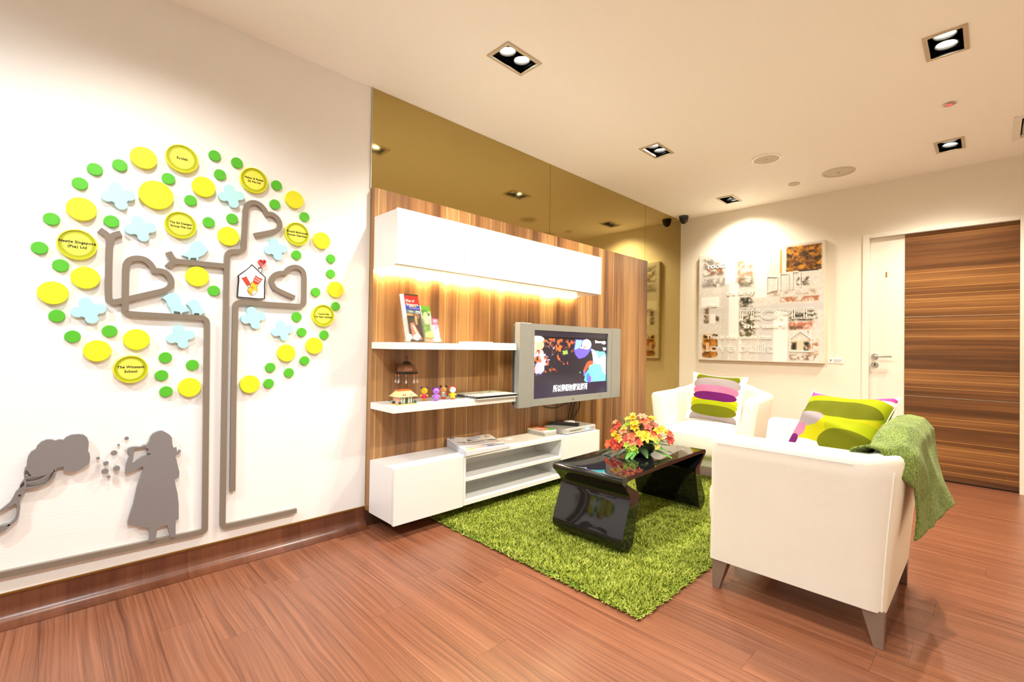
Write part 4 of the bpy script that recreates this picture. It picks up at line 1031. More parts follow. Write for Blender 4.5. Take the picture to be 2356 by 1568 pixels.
def ptext(s, u, v, h, wfrac=None, **k):
    size = h*(PZ1-PZ0)/.7
    mb_ = text_mb(s, size, frame_mat((PX0+(PX1-PX0)*u, YB-PT-.0035, PZ1-(PZ1-PZ0)*v), (1,0,0), (0,0,1)), .003, align='LEFT', bold=.0015, **k)
    if wfrac:
        xs_ = [p[0] for p in mb_.v]; x0_ = min(xs_); f = wfrac*(PX1-PX0)/(max(xs_)-x0_); mb_.v = [(x0_+(p[0]-x0_)*f, p[1], p[2]) for p in mb_.v]
    obj('raised_lettering', mb_, M_RAISE, pt_)
ptext('PEOPLE', .365, .595, .085, .56, outline=.0032); ptext('This is the house that', .075, .785, .034, .55); ptext('love', .07, .885, .075, .26, outline=.0028); ptext('built', .36, .885, .075, .27, outline=.0028)
ptext('the family', .25, .385, .036, .24); ptext('that', .08, .485, .030, .09); ptext('the tears', .40, .690, .034, .33); ptext('room', .08, .115, .05, .16)
for k, pts in enumerate(([(.76,.905),(.76,.80),(.835,.735),(.91,.80),(.91,.905),(.755,.905)], [(.875,.765),(.875,.735),(.90,.735),(.90,.785)])):
    mb_ = MB().tube([(PX0+(PX1-PX0)*u, YB-PT-.003, PZ1-(PZ1-PZ0)*v) for u, v in pts], .005, 6); obj('raised_outline', mb_, M_RAISE, pt_)
for pts in ([(.585,.26),(.585,.40),(.66,.38),(.665,.27),(.585,.26)], [(.685,.38),(.685,.25),(.745,.25),(.745,.38)], [(.775,.38),(.775,.24),(.81,.24)], [(.83,.24),(.83,.37)]):
    obj('raised_outline', MB().tube([(PX0+(PX1-PX0)*u, YB-PT-.003, PZ1-(PZ1-PZ0)*v) for u, v in pts], .005, 6), M_RAISE, pt_)
pq = thing('caption_plaque', 'small white caption plaque beside the painting', 'plaque', (1.546, YB, .948))
obj('plate', MB().box(1.486, 1.607, YB-.005, YB-.001, .948, 1.001), M_PLAQ, pq, bevel=.001)
for k in range(3): obj('caption_line', MB().box(1.530, 1.596-.012*(k == 2), YB-.0056, YB-.005, .980-.010*k, .984-.010*k), plain('caption_ink', (150,150,150), .6), pq)
obj('emblem', MB().prism([[(1.497,.984),(1.503,.984),(1.507,.974),(1.511,.984),(1.517,.984),(1.509,.970),(1.509,.960),(1.505,.960),(1.505,.970)]], lambda u,v,h: (u,h,v), YB-.0056, YB-.005), M_INK, pq)

# ------------------------------------------------------------------ things on the shelves and cabinet
t = NT('clear_acrylic'); t.set(Base_Color=(.96,.98,.97,1), Roughness=.02, IOR=1.49, Transmission_Weight=1.0)
t.b.inputs['Alpha'].default_value = .45; M_ACRYL = t.m
M_PRINT = vcol_mat('printed_paper', .4)
M_PAPER = plain('paper_edge', (244, 242, 240), .8, noise=.04)
bh = thing('brochure_holder', 'clear acrylic brochure holder on the upper shelf', 'brochure holder', (.2, 1.53, SH1))
lean = .30
def tilt(x, y, z): return (x - (z-SH1)*lean, y, z)     # leaning back towards the panel
def tbox(x0, x1, y0, y1, z0, z1):
    m = MB().box(x0, x1, y0, y1, z0, z1); m.v = [tilt(*p) for p in m.v]; return m
obj('front_plate', tbox(.268, .271, 1.425, 1.645, SH1+.004, SH1+.145), M_ACRYL, bh)
obj('back_plate', tbox(.205, .208, 1.425, 1.645, SH1+.004, SH1+.20), M_ACRYL, bh)
obj('foot', MB().box(.185, .285, 1.425, 1.645, SH1+.0005, SH1+.004), M_ACRYL, bh)
for y in (1.425, 1.532, 1.642): obj('divider', tbox(.209, .2675, y, y+.003, SH1+.005, SH1+.145), M_ACRYL, bh)
def brochure(y0, y1, z0, z1, x0, x1, pic, label):
    g = thing('brochure', label, 'brochure', (x0, (y0+y1)/2, z0))
    obj('pages', tbox(x0, x1, y0, y1, z0, z1), M_PAPER, g)
    print_sheet('cover', pic.a, lambda u, v: Vector(tilt(x1+.0006, y0+(y1-y0)*u, z1-(z1-z0)*v)), M_PRINT, g)
    return g
P = Pic(48, 130, (52, 40, 30))
n = P.nz((10,20), 1); n2 = P.nz((24,50), 2)
P.a *= (.6+.9*n)[...,None]
P.rect(0,1,0,.03,(40,70,40)); P.rect(.0,1,.025,.225,(226,52,44)); P.rect(0,1,.225,.33,(40,70,206)); P.rect(0,.35,.23,.30,(150,200,240),1,.08); P.rect(.24,.78,.25,.275,(236,190,90)); P.rect(.25,.95,.29,.31,(180,170,220))
P.rect(0,1,.33,.415,(76,92,84)); P.rect(.68,.96,.355,.40,(220,224,224)); P.rect(.70,.93,.37,.39,(90,100,100)); P.rect(.1,.4,.345,.355,(190,200,196)); P.rect(.2,.5,.37,.38,(190,200,196))
P.ell(.25,.50,.28,.05,(20,16,14)); P.ell(.2,.44,.3,.025,(206,130,60)); P.ell(.7,.46,.2,.06,(126,84,60)); P.poly([(.15,.62),(.4,.6),(.75,.85),(.9,.95),(.2,.95)], (200,120,92)); P.poly([(.30,.66),(.38,.65),(.62,.82),(.78,.90),(.70,.91),(.5,.84)], (250,236,206)); P.ell(.62,.56,.08,.10,(226,160,90)); P.ell(.3,.92,.12,.03,(236,170,130))
bm1 = brochure(1.432, 1.528, SH1+.006, SH1+.285, .216, .262, P, 'tall map brochure with a red title band, leftmost in the holder')
y0, y1, zt = 1.432, 1.528, SH1+.285
for ln, dz in (('Map of', .040), ('Singapore', .062)):
    p = Vector(tilt(.2630, y0+.006, zt-dz)); mt = frame_mat(p, (0,1,0), (-lean,0,1))
    obj('title', text_mb(ln, .0225, mt, .0003, align='LEFT', bold=.0006, sx=.92), M_PLAQ, bm1)
P = Pic(40, 90, (120, 160, 60)); n = P.nz((12,24), 5); P.a *= (.65+.7*n)[...,None]
P.rect(0,1,0,.14,(126,214,50)); P.poly([(0,.14),(.6,.14),(.4,.3),(.1,.34)], (70,130,40)); P.ell(.4,.38,.3,.2,(220,190,150),.8); P.ell(.45,.5,.25,.08,(206,206,190),.8); P.rect(.66,1,.16,1,(190,196,196),.9,.1); P.ell(.75,.27,.14,.05,(60,90,70)); P.ell(.5,.9,.5,.1,(230,226,130),.8)
brochure(1.537, 1.6, SH1+.030, SH1+.222, .222, .262, P, 'green topped nature brochure in the middle of the holder')
P = Pic(30, 70, (248, 244, 246))
P.rect(0,1,0,.30,(168,60,120)); P.rect(.25,.9,.06,.10,(240,220,232)); P.rect(.3,.9,.13,.16,(240,220,232)); P.rect(.2,.9,.24,.27,(220,190,206)); P.ell(.7,.36,.3,.06,(232,160,206)); P.ell(.5,.44,.25,.05,(236,150,200)); P.rect(0,1,.97,1,(120,200,150))
brochure(1.598, 1.640, SH1+.006, SH1+.150, .240, .262, P, 'narrow white and magenta leaflet at the right of the holder')

# pads on the upper shelf
obj('notepad', MB().box(.10, .298, 1.90, 2.03, SH1+.0005, SH1+.014), M_PAPER, bevel=.002, label='plain white notepad lying on the upper shelf', cat='notepad')
mg = thing('magazine', 'thin magazine lying beside the notepad on the upper shelf', 'magazine', (.2, 2.13, SH1))
obj('pages', MB().box(.10, .304, 2.034, 2.232, SH1+.0005, SH1+.009), M_PAPER, mg)
P = Pic(24, 24, (236, 226, 210)); n = P.nz((10,10), 3); P.put(np.clip((n-.5)*5,0,1), (190,90,70)); P.put(np.clip((P.nz((9,9),6)-.6)*5,0,1), (70,110,170))
print_sheet('cover', P.a, lambda u, v: Vector((.10+.204*v, 2.034+.198*u, SH1+.0096)), M_PRINT, mg)

# beaded umbrella ornament
M_CRAFT = plain('bronze_beads', (120, 76, 44), .35, .5, noise=.6, nscale=260, bump=.8)
M_DKBAND = plain('dark_band', (38, 26, 20), .35, .4)
M_AMBER = plain('amber_bead', (224, 120, 50), .15)
t = NT('crystal'); t.set(Base_Color=(.95,.93,.9,1), Roughness=.05, Transmission_Weight=.6, IOR=1.5); M_CRYST = t.m
ox, oy = .135, 1.488
um = thing('beaded_umbrella_ornament', 'bronze beaded umbrella ornament with hanging crystal drops', 'ornament', (ox, oy, SH2))
obj('foot', MB().lathe([(.024,.0005),(.024,.004),(.010,.010),(0,.010)], 20, (ox,oy,SH2)), M_DKBAND, um, smooth=True)
obj('pole', MB().tube([(ox,oy,SH2+.008),(ox+.002,oy+.004,SH2+.06),(ox,oy+.006,SH2+.10),(ox,oy+.002,SH2+.16),(ox,oy,SH2+.232)], .0026, 8), M_CRAFT, um, smooth=True)
obj('wing', MB().superq(.004, .018, .004, .8, .8, 16, 8, Matrix.Translation((ox,oy+.004,SH2+.112))@Matrix.Rotation(.3,4,'X')), M_CRAFT, um, smooth=True)
def canopy_r(q): return .064*math.sin(q*PI/2)**.75
obj('canopy', MB().lathe([(canopy_r(q), SH2+.232-.062*q**1.5) for q in np.linspace(.30, 1, 8)], 8, (ox,oy,0)), M_CRAFT, um)
obj('canopy_cap', MB().lathe([(0,SH2+.240),(.014,SH2+.238),(.026,SH2+.230),(.029,SH2+.219)], 8, (ox,oy,0)), M_DKBAND, um)
obj('canopy_band', MB().lathe([(.062,SH2+.180),(.0665,SH2+.174),(.0665,SH2+.165),(.062,SH2+.164)], 8, (ox,oy,0)), M_DKBAND, um)
obj('finial', MB().lathe([(.003,SH2+.238),(.003,SH2+.252),(.0075,SH2+.258),(.0075,SH2+.264),(.002,SH2+.270),(.001,SH2+.286)], 12, (ox,oy,0)), M_CRAFT, um, smooth=True)
for k in range(8):
    a = 2*PI*k/8+.2; x, y = ox+.063*math.cos(a), oy+.063*math.sin(a)
    dr = obj('drop', MB().lathe([(0,-.058),(.0055,-.052),(.0058,-.046),(.002,-.036),(.0006,-.030),(.0006,0)], 10, (x,y,SH2+.165)), M_CRYST, um, smooth=True)
    obj('bead', MB().lathe([(0,-.016),(.0035,-.012),(.0035,-.008),(0,-.004)], 8, (x,y,SH2+.165)), M_AMBER, dr, smooth=True)

# little model house
hx, hy = .248, 1.404
mh = thing('model_house', 'miniature souvenir house with tan roof on the lower shelf', 'model house', (hx, hy, SH2), math.radians(4))
M_TAN = plain('tan_roof', (236, 190, 130), .6, noise=.1, nscale=300); M_PINKW = plain('pink_wall', (230, 180, 160), .6, noise=.1, nscale=200); M_GRND = plain('dark_green_trim', (40, 84, 60), .5); M_ORN = plain('orange_trim', (240, 110, 40), .5); M_PANE = plain('pale_window', (206, 224, 214), .2)
bx = lambda *a: MB().box(*a)
obj('plinth', bx(-.052,.046,-.064,.060,.0005,.006), M_TAN, mh, local=True)
obj('walls', bx(-.038,.026,-.046,.046,.0062,.046), M_PINKW, mh, local=True)
obj('roof', MB().add([(-.054,-.064,.046),(.046,-.064,.046),(.046,.064,.046),(-.054,.064,.046),(-.030,-.036,.078),(.014,-.036,.078),(.014,.036,.078),(-.030,.036,.078)], [(0,3,2,1),(4,5,6,7),(0,1,5,4),(1,2,6,5),(2,3,7,6),(3,0,4,7)]), M_TAN, mh, local=True)
obj('ridge', bx(-.033,.017,-.039,.039,.0782,.082), M_ORN, mh, local=True)
for y in (-.034, -.018, .014, .030): obj('window', bx(.0262,.028,y-.0065,y+.0065,.010,.042), M_PANE, mh, local=True)
for y in (-.0265, .022, .040): obj('window_frame', bx(.0262,.029,y-.0015,y+.0015,.007,.045), M_GRND, mh, local=True)
obj('entrance', bx(.0262,.029,-.010,.006,.007,.036), M_GRND, mh, local=True)
for y, z in ((-.030,.058),(-.018,.056),(.022,.056)): obj('roof_mark', bx(.036,.040,y-.003,y+.003,z-.006,z+.004), M_ORN, mh, local=True)
for (x, y) in ((.036,-.052),(.036,.052),(-.02,-.056)): obj('shrub', MB().superq(.007,.009,.008,.9,.9,10,6,Matrix.Translation((x,y,.0145))), M_GRND, mh, local=True, smooth=True)
obj('palm', MB().tube([(-.045,-.056,.0062),(-.045,-.060,.022)], .0012, 6).tube([(-.045,-.060,.022),(-.045,-.078,.020)], [.003,.0005], 6).tube([(-.045,-.060,.022),(-.030,-.068,.018)], [.003,.0005], 6), M_GRND, mh, local=True)

# toy bears
def toy_bear(px, py, hgt, head, ear, body, limb, foot, label, rot=-.6, stripes=None):
    p = at(px, py, z=SH2); k = hgt/.08
    g = thing('toy_bear', label, 'toy', (p.x, p.y, SH2), rot, group='small plastic toy bears')
    c = lambda nm, rgb: plain(nm, rgb, .25, noise=.01)
    S = lambda a,b,cc,x,y,z,n=18: MB().superq(a*k,b*k,cc*k,1,1,n,10,Matrix.Translation((x*k,y*k,z*k)))
    mh_, me_, mb_, ml_, mf_ = c('toy_head',head), c('toy_ear',ear), c('toy_body',body), c('toy_limb',limb), c('toy_foot',foot)
    hd = obj('head', S(.0195,.0195,.0185,0,0,.058,24), mh_, g, local=True, smooth=True)
    for s in (-1,1): obj('ear', S(.006,.0075,.0075,-.003,s*.016,.074), me_, hd, local=True, smooth=True)
    for s in (-1,1): obj('eye', S(.0015,.0017,.0017,.0185,s*.006,.061,8), M_INK, hd, local=True, smooth=True)
    obj('nose', S(.0025,.003,.002,.0195,0,.054,8), M_INK, hd, local=True, smooth=True)
    bd = obj('body', MB().lathe([(0,.012*k),(.014*k,.013*k),(.0155*k,.020*k),(.011*k,.036*k),(.008*k,.042*k),(0,.043*k)], 20), mb_, g, local=True, smooth=True)
    if stripes:
        for z, r in ((.018,.0158),(.025,.0148),(.032,.0128)): obj('stripe', MB().lathe([(r*k,(z-.0015)*k),((r+.0006)*k,z*k),((r-.0004)*k,(z+.0015)*k)], 20), c('toy_stripe', stripes), bd, local=True)
    for s in (-1,1):
        obj('arm', MB().tube([(0,s*.009*k,.036*k),(.003*k,s*.018*k,.029*k),(.006*k,s*.022*k,.026*k)], [.004*k,.0045*k,.004*k], 10), ml_, g, local=True, smooth=True)
        obj('leg', MB().tube([(0,s*.007*k,.016*k),(0,s*.0075*k,.004*k),(0,s*.0075*k,.001*k)], [.006*k,.0062*k,.005*k], 10), ml_, g, local=True, smooth=True)
        obj('foot', S(.009,.0065,.0028,.003,s*.0075,.0032,12), mf_, g, local=True, smooth=True)
    return g
toy_bear(976, 921, .083, (246,206,30), (60,60,120), (220,40,90), (244,196,20), (246,160,20), 'yellow toy bear in a red dress')
toy_bear(1003, 922, .083, (176,110,226), (110,20,150), (170,110,220), (190,130,230), (176,110,220), 'purple toy bear standing second in the row')
toy_bear(1020, 917, .083, (236,170,100), (24,20,20), (240,240,236), (232,80,40), (226,60,40), 'tan headed toy bear in a black and white striped outfit', -.6, (24,24,28))
toy_bear(1041, 918, .083, (248,246,246), (236,70,40), (246,196,30), (246,200,40), (226,50,40), 'white headed toy bear with red ears, rightmost of the row')

# spiral notebook
nb = thing('spiral_notebook', 'spiral bound notebook with a colourful cover overhanging the lower shelf', 'notebook', (.2, 2.06, SH2))
NBX0, NBX1, NBY0, NBY1 = .085, .332, 1.875, 2.230
obj('back_board', MB().box(NBX0, NBX1, NBY0, NBY1, SH2+.0006, SH2+.004), M_PAPER, nb)
obj('pages', MB().box(NBX0+.004, NBX1-.003, NBY0+.006, NBY1-.004, SH2+.0041, SH2+.018), M_BLACK, nb)
obj('front_board', MB().box(NBX0, NBX1, NBY0, NBY1, SH2+.0181, SH2+.0205), M_PAPER, nb)
P = Pic(60, 44, (236, 238, 224)); r_s = np.random.RandomState(4)
for k in range(90):
    cc = [(126,176,70),(230,140,110),(110,170,190),(226,200,80),(150,110,130),(200,220,190),(80,120,110)][r_s.randint(7)]
    P.ell(r_s.rand(), r_s.rand(), .02+.03*r_s.rand(), .02+.04*r_s.rand(), cc, .75)
print_sheet('cover', P.a, lambda u, v: Vector((NBX0+.002+(NBX1-NBX0-.004)*v, NBY0+.012+(NBY1-NBY0-.014)*u, SH2+.0211)), M_PRINT, nb)
for k in range(18):
    x = NBX0+.010+k*(NBX1-NBX0-.02)/17
    obj('ring', MB().tube([(x, NBY0+.004+.012*math.cos(a), SH2+.0118+.0108*math.sin(a)) for a in np.linspace(0, 2*PI, 14)], .0014, 6), M_STEEL, nb, smooth=True)

# newspaper stack on the cabinet
np_ = thing('newspaper_stack', 'stack of folded newspapers on the low cabinet', 'newspaper', (.2, 2.0, CAB))
A_, B_, C_, D_ = Vector((.060,1.845,0)), Vector((.345,1.782,0)), Vector((.334,2.165,0)), Vector((.062,2.235,0))
def npt(u, v, z):   # u along the cabinet, v from wall to the front
    p = A_*(1-u)*(1-v)+D_*u*(1-v)+C_*u*v+B_*(1-u)*v
    lift = .030*(1-v)*max(0.0, 1-u)**1.5 + .024*(1-v)**2*u*math.sin(u*2.2) + .004*math.sin(u*9+v*3)*(1-v)
    return Vector((p.x, p.y, CAB+.0008+z*(.6+.4*(1-u)) + lift*z/.03))
for k in range(9):
    z0, z1 = k*.0033, k*.0033+.0026; jx = random.uniform(-.012,.012)
    m = MB(); N = 14
    m.grid(lambda u, v: npt(u*(1-.02*(k%3))+.006*(k%2), v, z0), N, N); m.grid(lambda u, v: npt(u*(1-.02*(k%3))+.006*(k%2), v, z1), N, N)
    w_ = N+1; off_ = w_*w_
    ring_ = [i for i in range(w_)]+[j*w_+N for j in range(1,w_)]+[N*w_+i for i in range(N-1,-1,-1)]+[j*w_ for j in range(N-1,0,-1)]
    m.f += [(ring_[i], ring_[(i+1)%len(ring_)], ring_[(i+1)%len(ring_)]+off_, ring_[i]+off_) for i in range(len(ring_))]
    obj('sheet', m, plain('newsprint', (232, 232, 238), .85, noise=.05), np_, smooth=True, angle=40)
P = Pic(120, 90, (226, 222, 216)); n = P.nz((50,40), 2); P.a *= (.94+.1*n)[...,None]
P.rect(.0,.12,.02,.10,(60,70,120)); P.rect(.42,.72,.06,.14,(150,170,210)); P.ell(.38,.24,.06,.05,(60,50,50)); P.ell(.44,.25,.12,.02,(70,60,60)); P.ell(.82,.13,.035,.08,(226,170,150)); P.rect(.78,.9,.19,.21,(60,60,60))
P.rect(.02,.98,.52,.53,(190,60,60)); P.rect(.1,.95,.575,.60,(120,116,110))
for k in range(40): P.rect(.05+.9*random.random(), .08+.95*random.random(), .70+.2*random.random(), .72+.22*random.random(), random.choice([(150,60,50),(60,60,70),(206,150,130),(120,110,150),(230,226,220)]), .6)
P.rect(0,.22,.88,.97,(230,216,90)); P.rect(0,1,.945,1,(240,240,240))
print_sheet('front_page', P.a, lambda u, v: npt(.03+.95*u, v*.99, .0302), M_PRINT, np_)
ttl = text_mb('THE STRAITS TIMES', .038, Matrix.Identity(4), .0, align='CENTER', bold=.0003)
xs_ = [p[0] for p in ttl.v]; w0, w1 = min(xs_), max(xs_)
ttl.v = [tuple(npt(.06+.88*(x-w0)/(w1-w0), .43-y/.30, .0302)+Vector((0,0,.0012))) for x, y, z in ttl.v]
obj('masthead', ttl, plain('masthead_ink', (50, 48, 90), .7), np_)

# disc cases, player, remote, puck
def case(z, dx, dy, pic, label):
    g = thing('disc_case', label, 'disc case', (.14, 2.69, CAB+z), math.radians(dx))
    obj('shell', MB().box(-.092, .092, -.068, .068, .0003, .0125), M_PAPER if pic is not None else M_ACRYL2, g, local=True, bevel=.001)
    if pic is not None: print_sheet('cover', pic.a, lambda u, v: Vector((-.09+.18*v, -.066+.132*u, .0132)), M_PRINT, g, local=True)
    return g
M_ACRYL2 = plain('clear_case', (196, 196, 190), .15)
P = Pic(30, 36, (226, 120, 90)); P.ell(.45,.4,.4,.3,(240,200,180)); P.rect(0,.25,0,.2,(206,196,40)); P.rect(.6,1,.62,1,(90,210,50)); P.poly([(.5,.2),(1,.1),(1,.5),(.7,.5)], (206,60,50)); P.rect(.0,.55,.8,1,(240,236,236))
case(.0005, 2, 0, None, 'lower grey case of the disc stack on the low cabinet')
case(.0135, 0, 0, None, 'middle pale case of the disc stack on the low cabinet')
case(.0265, -3, 0, P, 'top disc case with a red and green picture on the low cabinet')
M_DVD = plain('player_silver', (206, 206, 204), .35, .4)
dv = thing('disc_player', 'flat silver disc player at the right end of the low cabinet', 'disc player', (.18, 2.99, CAB))
obj('case', MB().box(.070, .292, 2.790, 3.172, CAB+.004, CAB+.044), M_DVD, dv, bevel=.003)
obj('fascia', MB().box(.2925, .303, 2.792, 3.170, CAB+.005, CAB+.042), M_DVD, dv, bevel=.003)
obj('display', MB().box(.3032, .3042, 3.03, 3.085, CAB+.016, CAB+.032), emis('blue_display', (130,170,255), .5), dv)
obj('tray', MB().box(.3032, .3038, 2.83, 2.98, CAB+.020, CAB+.031), M_STEEL, dv)
for y in (3.105, 3.125, 3.145): obj('button', MB().box(.3032, .305, y-.006, y+.006, CAB+.020, CAB+.027), M_STEEL, dv)
for (x, y) in ((.09,2.81),(.27,2.81),(.09,3.15),(.27,3.15)): obj('foot', MB().lathe([(.010,.0004),(.010,.0045)], 12, (x,y,CAB)), M_BLACK, dv)
rm = thing('remote_control', 'long black remote control lying on the disc player', 'remote control', (.17, 2.93, CAB+.0445), math.radians(30))
obj('body', MB().box(-.118, .118, -.024, .024, .0005, .022), plain('remote_black', (24,24,26), .4), rm, local=True, bevel=.005, seg=3)
for i in range(6):
    for j in range(3): obj('button', MB().box(-.095+i*.028, -.080+i*.028, -.016+j*.012, -.008+j*.012, .0225, .0240), plain('remote_button', (70,70,74), .5) if (i+j) == 0 else bpy.data.materials['remote_button'], rm, local=True)
obj('white_puck', MB().lathe([(.045,.0005),(.047,.006),(.045,.014),(.036,.018),(0,.019)], 28, (.120, 3.055, CAB+.0445)), M_WHITE, smooth=True, label='flat round white device on the disc player', cat='device')

# ------------------------------------------------------------------ flower arrangement on the coffee table
fa = thing('flower_arrangement', 'low arrangement of orange, yellow and lime orchids on the black table', 'flowers', (1.045, 2.590, TT))
FC = Vector((1.045, 2.590, TT))
obj('bowl', MB().lathe([(.060,.001),(.085,.02),(.095,.05),(.088,.052),(.080,.03),(0,.03)], 28, tuple(FC)), plain('dark_bowl', (40,36,34), .3), fa, smooth=True)
obj('foam', MB().superq(.085,.085,.045,.8,1,20,10,Matrix.Translation(FC+Vector((0,0,.06)))), plain('dark_moss', (26,40,16), .9), fa, smooth=True)
def petal(L, w, cup, n=5):
    """flat petal in +x, local"""
    pts = []
    for i in range(n+1):
        s = i/n; ww = w*math.sin(PI*min(1, s*.92+.08))**.7
        z = cup*math.sin(s*PI*.8)
        pts.append(((s*L, -ww, z+.15*ww), (s*L, 0, z-.1*ww), (s*L, ww, z+.15*ww)))
    v = [p for r in pts for p in r]; f = []
    for i in range(n):
        a = i*3; f += [(a,a+1,a+4,a+3),(a+1,a+2,a+5,a+4)]
    return v, f
def blossom(kind, size):
    m = MB()
    spec = {'orchid': [(0,1,.66),(72,1,.66),(144,1,.5),(216,1,.5),(288,1,.66)], 'lily': [(60*k,1,.46) for k in range(6)], 'cluster': [(45*k,.8,.5) for k in range(8)]}[kind]
    for a, l, w in spec:
        v, f = petal(size*l, size*w*.55, size*.28)
        R = Matrix.Rotation(math.radians(a), 4, 'Z')
        m.add([R @ Vector(p) for p in v], f)
    m.add(*[x for x in (lambda b: (b.v, b.f))(MB().superq(size*.16,size*.16,size*.20,1,1,10,6,Matrix.Translation((0,0,size*.12))))])
    return m
def petal_mat(name, c1, c2):
    t = NT(name); co = t.coord(); n = t.noise(co, 30, 2)
    g = t.new('ShaderNodeVectorMath', operation='LENGTH'); t.L(co, g.inputs[0])
    f = t.math('MULTIPLY', g.outputs['Value'], 75.0, clamp=True)
    t.set(Base_Color=t.mix(f, lin(c2), t.mix(n, lin(c1), tuple(x*.85 for x in lin(c1)[:3])+(1,))), Roughness=.55)
    t.b.inputs['Subsurface Weight'].default_value = 0.0
    return t.m
FM = {'o': petal_mat('orange_petal', (224,100,58), (240,160,90)), 'r': petal_mat('coral_petal', (196,56,44), (220,120,80)), 'y': petal_mat('yellow_petal', (236,180,4), (240,150,10)), 'l': petal_mat('lime_petal', (156,184,30), (206,206,90)), 'p': petal_mat('peach_petal', (222,124,92), (236,170,90)), 'w': petal_mat('cream_petal', (226,206,80), (240,230,160)), 'd': petal_mat('deep_red_petal', (176,30,14), (220,110,40))}
proto = {}
ZF = ((1370,930),10.455)
# (zoom x, zoom y, depth offset towards the viewer, kind, colour, size)
fl = [(900,330,0,'cluster','y',.040),(940,460,.03,'cluster','y',.046),(940,570,.05,'lily','y',.040),(1130,310,-.03,'lily','p',.046),(1180,440,.0,'orchid','o',.044),(1260,560,.04,'orchid','r',.042),(1370,340,-.05,'orchid','y',.034),(1300,380,-.03,'orchid','o',.028),(1440,510,0,'orchid','r',.028),
      (1600,600,.0,'cluster','y',.044),(1480,650,.03,'orchid','y',.040),(1690,690,.0,'cluster','y',.036),(1790,720,0,'orchid','r',.034),(1750,880,.03,'orchid','d',.042),(1820,840,0,'orchid','d',.030),(1540,830,.06,'orchid','w',.036),(1390,730,.05,'orchid','o',.040),(1540,770,.06,'orchid','r',.022),
      (1060,730,.08,'lily','y',.046),(1200,800,.10,'lily','y',.052),(1230,700,.07,'cluster','y',.036),(1060,930,.11,'lily','o',.034),(880,780,.09,'orchid','o',.044),(870,900,.11,'orchid','p',.040),(760,870,.09,'orchid','r',.046),(960,880,.10,'orchid','r',.036),(680,650,.04,'orchid','p',.044),(700,560,.02,'orchid','l',.036),(790,470,.01,'cluster','l',.034),(540,540,0,'orchid','r',.040),(480,430,-.02,'orchid','p',.028),(420,630,0,'orchid','r',.028),
      (460,710,.03,'cluster','y',.038),(530,810,.05,'cluster','y',.040),(600,760,.05,'orchid','p',.030),(590,850,.07,'orchid','w',.030),(320,950,.05,'orchid','o',.040),(420,900,.05,'orchid','r',.032),(480,980,.07,'orchid','r',.048),(480,1090,.09,'orchid','o',.038),(580,1040,.09,'orchid','r',.034),(680,940,.09,'orchid','r',.034),
      (750,980,.12,'orchid','l',.028),(900,1040,.13,'cluster','l',.040),(750,1120,.13,'cluster','l',.034),(960,1110,.13,'orchid','l',.030),(880,1180,.13,'orchid','l',.026),(1470,1010,.09,'orchid','w',.034),(1400,840,.08,'orchid','w',.032),(1450,900,.09,'orchid','l',.026),(900,250,0,'orchid','l',.026),(770,350,0,'orchid','l',.026)]
vdir = (CAM-FC); vdir.z = 0; vdir.normalize()
for i, (zx, zy, dp, kind, cl, sz) in enumerate(fl):
    px_, py_ = ZF[0][0]+zx/ZF[1], ZF[0][1]+zy/ZF[1]
    ray_ = (at(px_, py_, y=FC.y)-CAM).normalized()
    # point on the ray where the horizontal distance equals that of the centre minus the offset
    hd_ = (FC-CAM).dot(-vdir) - dp*.8 + .01
    P_ = CAM + ray_*(hd_/ray_.dot(-vdir))
    out = (P_ - (FC+Vector((0,0,.03)))).normalized()*.75 + vdir*.55 + Vector((0,0,.25))
    key = (kind, cl, round(sz,3))
    if key not in proto: proto[key] = make_mesh('blossom', blossom(kind, sz*.85), FM[cl], True, 60)
    o = bpy.data.objects.new('blossom', proto[key]); COL.objects.link(o); o.parent = fa
    o.location = P_-FC; o.rotation_euler = (out.to_track_quat('Z','Y').to_matrix() @ Matrix.Rotation(random.random()*6, 3, 'Z')).to_euler()
    st = obj('stem', MB().tube([FC+Vector((random.uniform(-.03,.03),random.uniform(-.03,.03),.05)), (FC+P_)/2+Vector((0,0,.035)), P_-out.normalized()*.004], .0014, 5), bpy.data.materials.get('stem_green') or plain('stem_green', (60,96,30), .6), fa)
M_LEAFD = plain('dark_palm_leaf', (34, 58, 30), .4, noise=.3, nscale=40); M_LEAFG = plain('fern_green', (76, 140, 46), .5, noise=.25, nscale=60)
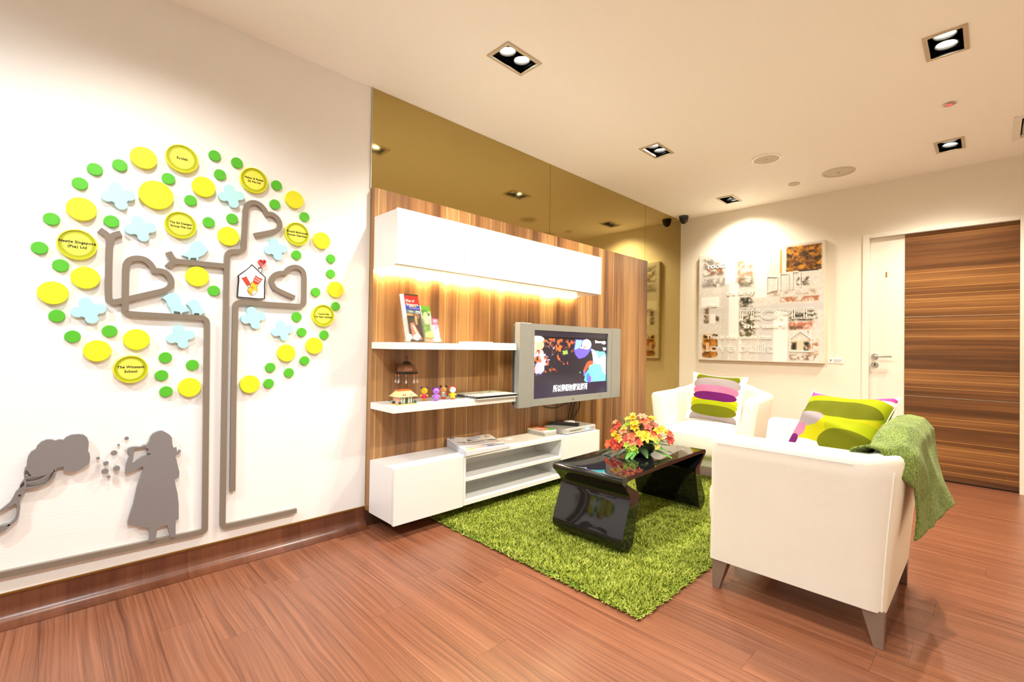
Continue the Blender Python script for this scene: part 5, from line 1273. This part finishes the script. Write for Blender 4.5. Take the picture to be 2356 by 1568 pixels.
def leaf_frond(base, tip, n, L, w, mat, spread=1.2, droop=.02, name='palm_leaf'):
    base = Vector(base); tip = Vector(tip); ax = tip-base; m = MB()
    side = ax.cross(Vector((0,0,1))).normalized()
    m.tube([base, (base+tip)/2+Vector((0,0,droop*.6)), tip], .0013, 5)
    for i in range(n):
        s = .15+.85*i/(n-1); p = base+ax*s+Vector((0,0,droop*math.sin(s*PI)*.6))
        for sg in (-1, 1):
            d_ = (ax.normalized()*(.75+.5*s) + side*sg*spread*(1.15-s)).normalized(); d_.z -= .15
            l = L*(.6+.6*math.sin(s*PI*.9)); q = p+d_*l; nrm = d_.cross(Vector((0,0,1))).normalized()*w
            m.add([p, p+d_*l*.45+nrm, q, p+d_*l*.45-nrm, p+d_*l*.45+Vector((0,0,.002))], [(0,1,4),(1,2,4),(2,3,4),(3,0,4)])
    obj(name, m, mat, fa)
def zp(zx, zy, dp=0):
    px_, py_ = ZF[0][0]+zx/ZF[1], ZF[0][1]+zy/ZF[1]
    r_ = (at(px_, py_, y=FC.y)-CAM).normalized(); h2 = (FC-CAM).dot(-vdir)-dp
    P_ = CAM+r_*(h2/r_.dot(-vdir)); P_.z = max(P_.z, TT+.006); return P_
b0 = FC+Vector((0,0,.06))
for tipz, n, L, w, mt, sp in (((160,1100,.04),12,.055,.0032,M_LEAFD,1.0),((220,1260,.10),12,.060,.0032,M_LEAFD,1.0),((420,1330,.13),12,.055,.0032,M_LEAFD,1.0),((560,1290,.14),10,.045,.003,M_LEAFD,1.0),((600,320,-.02),7,.05,.0045,M_LEAFD,.8),((1340,430,-.02),6,.05,.005,M_LEAFD,.9),
    ((1380,950,.10),9,.06,.004,M_LEAFD,.9),((1180,1180,.14),8,.05,.004,M_LEAFD,.9),((760,1390,.16),11,.035,.007,M_LEAFG,1.3),((880,1290,.15),9,.035,.006,M_LEAFG,1.3),((1220,1230,.14),9,.035,.006,M_LEAFG,1.3),((1780,1270,.05),13,.050,.0055,M_LEAFG,1.2),((1620,1080,.06),11,.045,.005,M_LEAFG,1.2),((1720,980,.0),10,.045,.005,M_LEAFG,1.2),((1900,930,.0),8,.02,.002,M_LEAFG,.5),((1720,610,-.03),6,.03,.002,M_LEAFD,.6),((1880,1180,.02),6,.03,.004,M_LEAFD,.6),((860,650,.06),8,.05,.004,M_LEAFD,.9),((1100,560,.04),8,.05,.004,M_LEAFD,.9),((640,1130,.12),9,.05,.004,M_LEAFD,.9),((1650,860,.05),8,.05,.005,M_LEAFD,.9)):
    leaf_frond(b0, zp(*tipz), n, L, w, mt, sp, .02, 'fern_frond' if mt is M_LEAFG else 'palm_leaf')
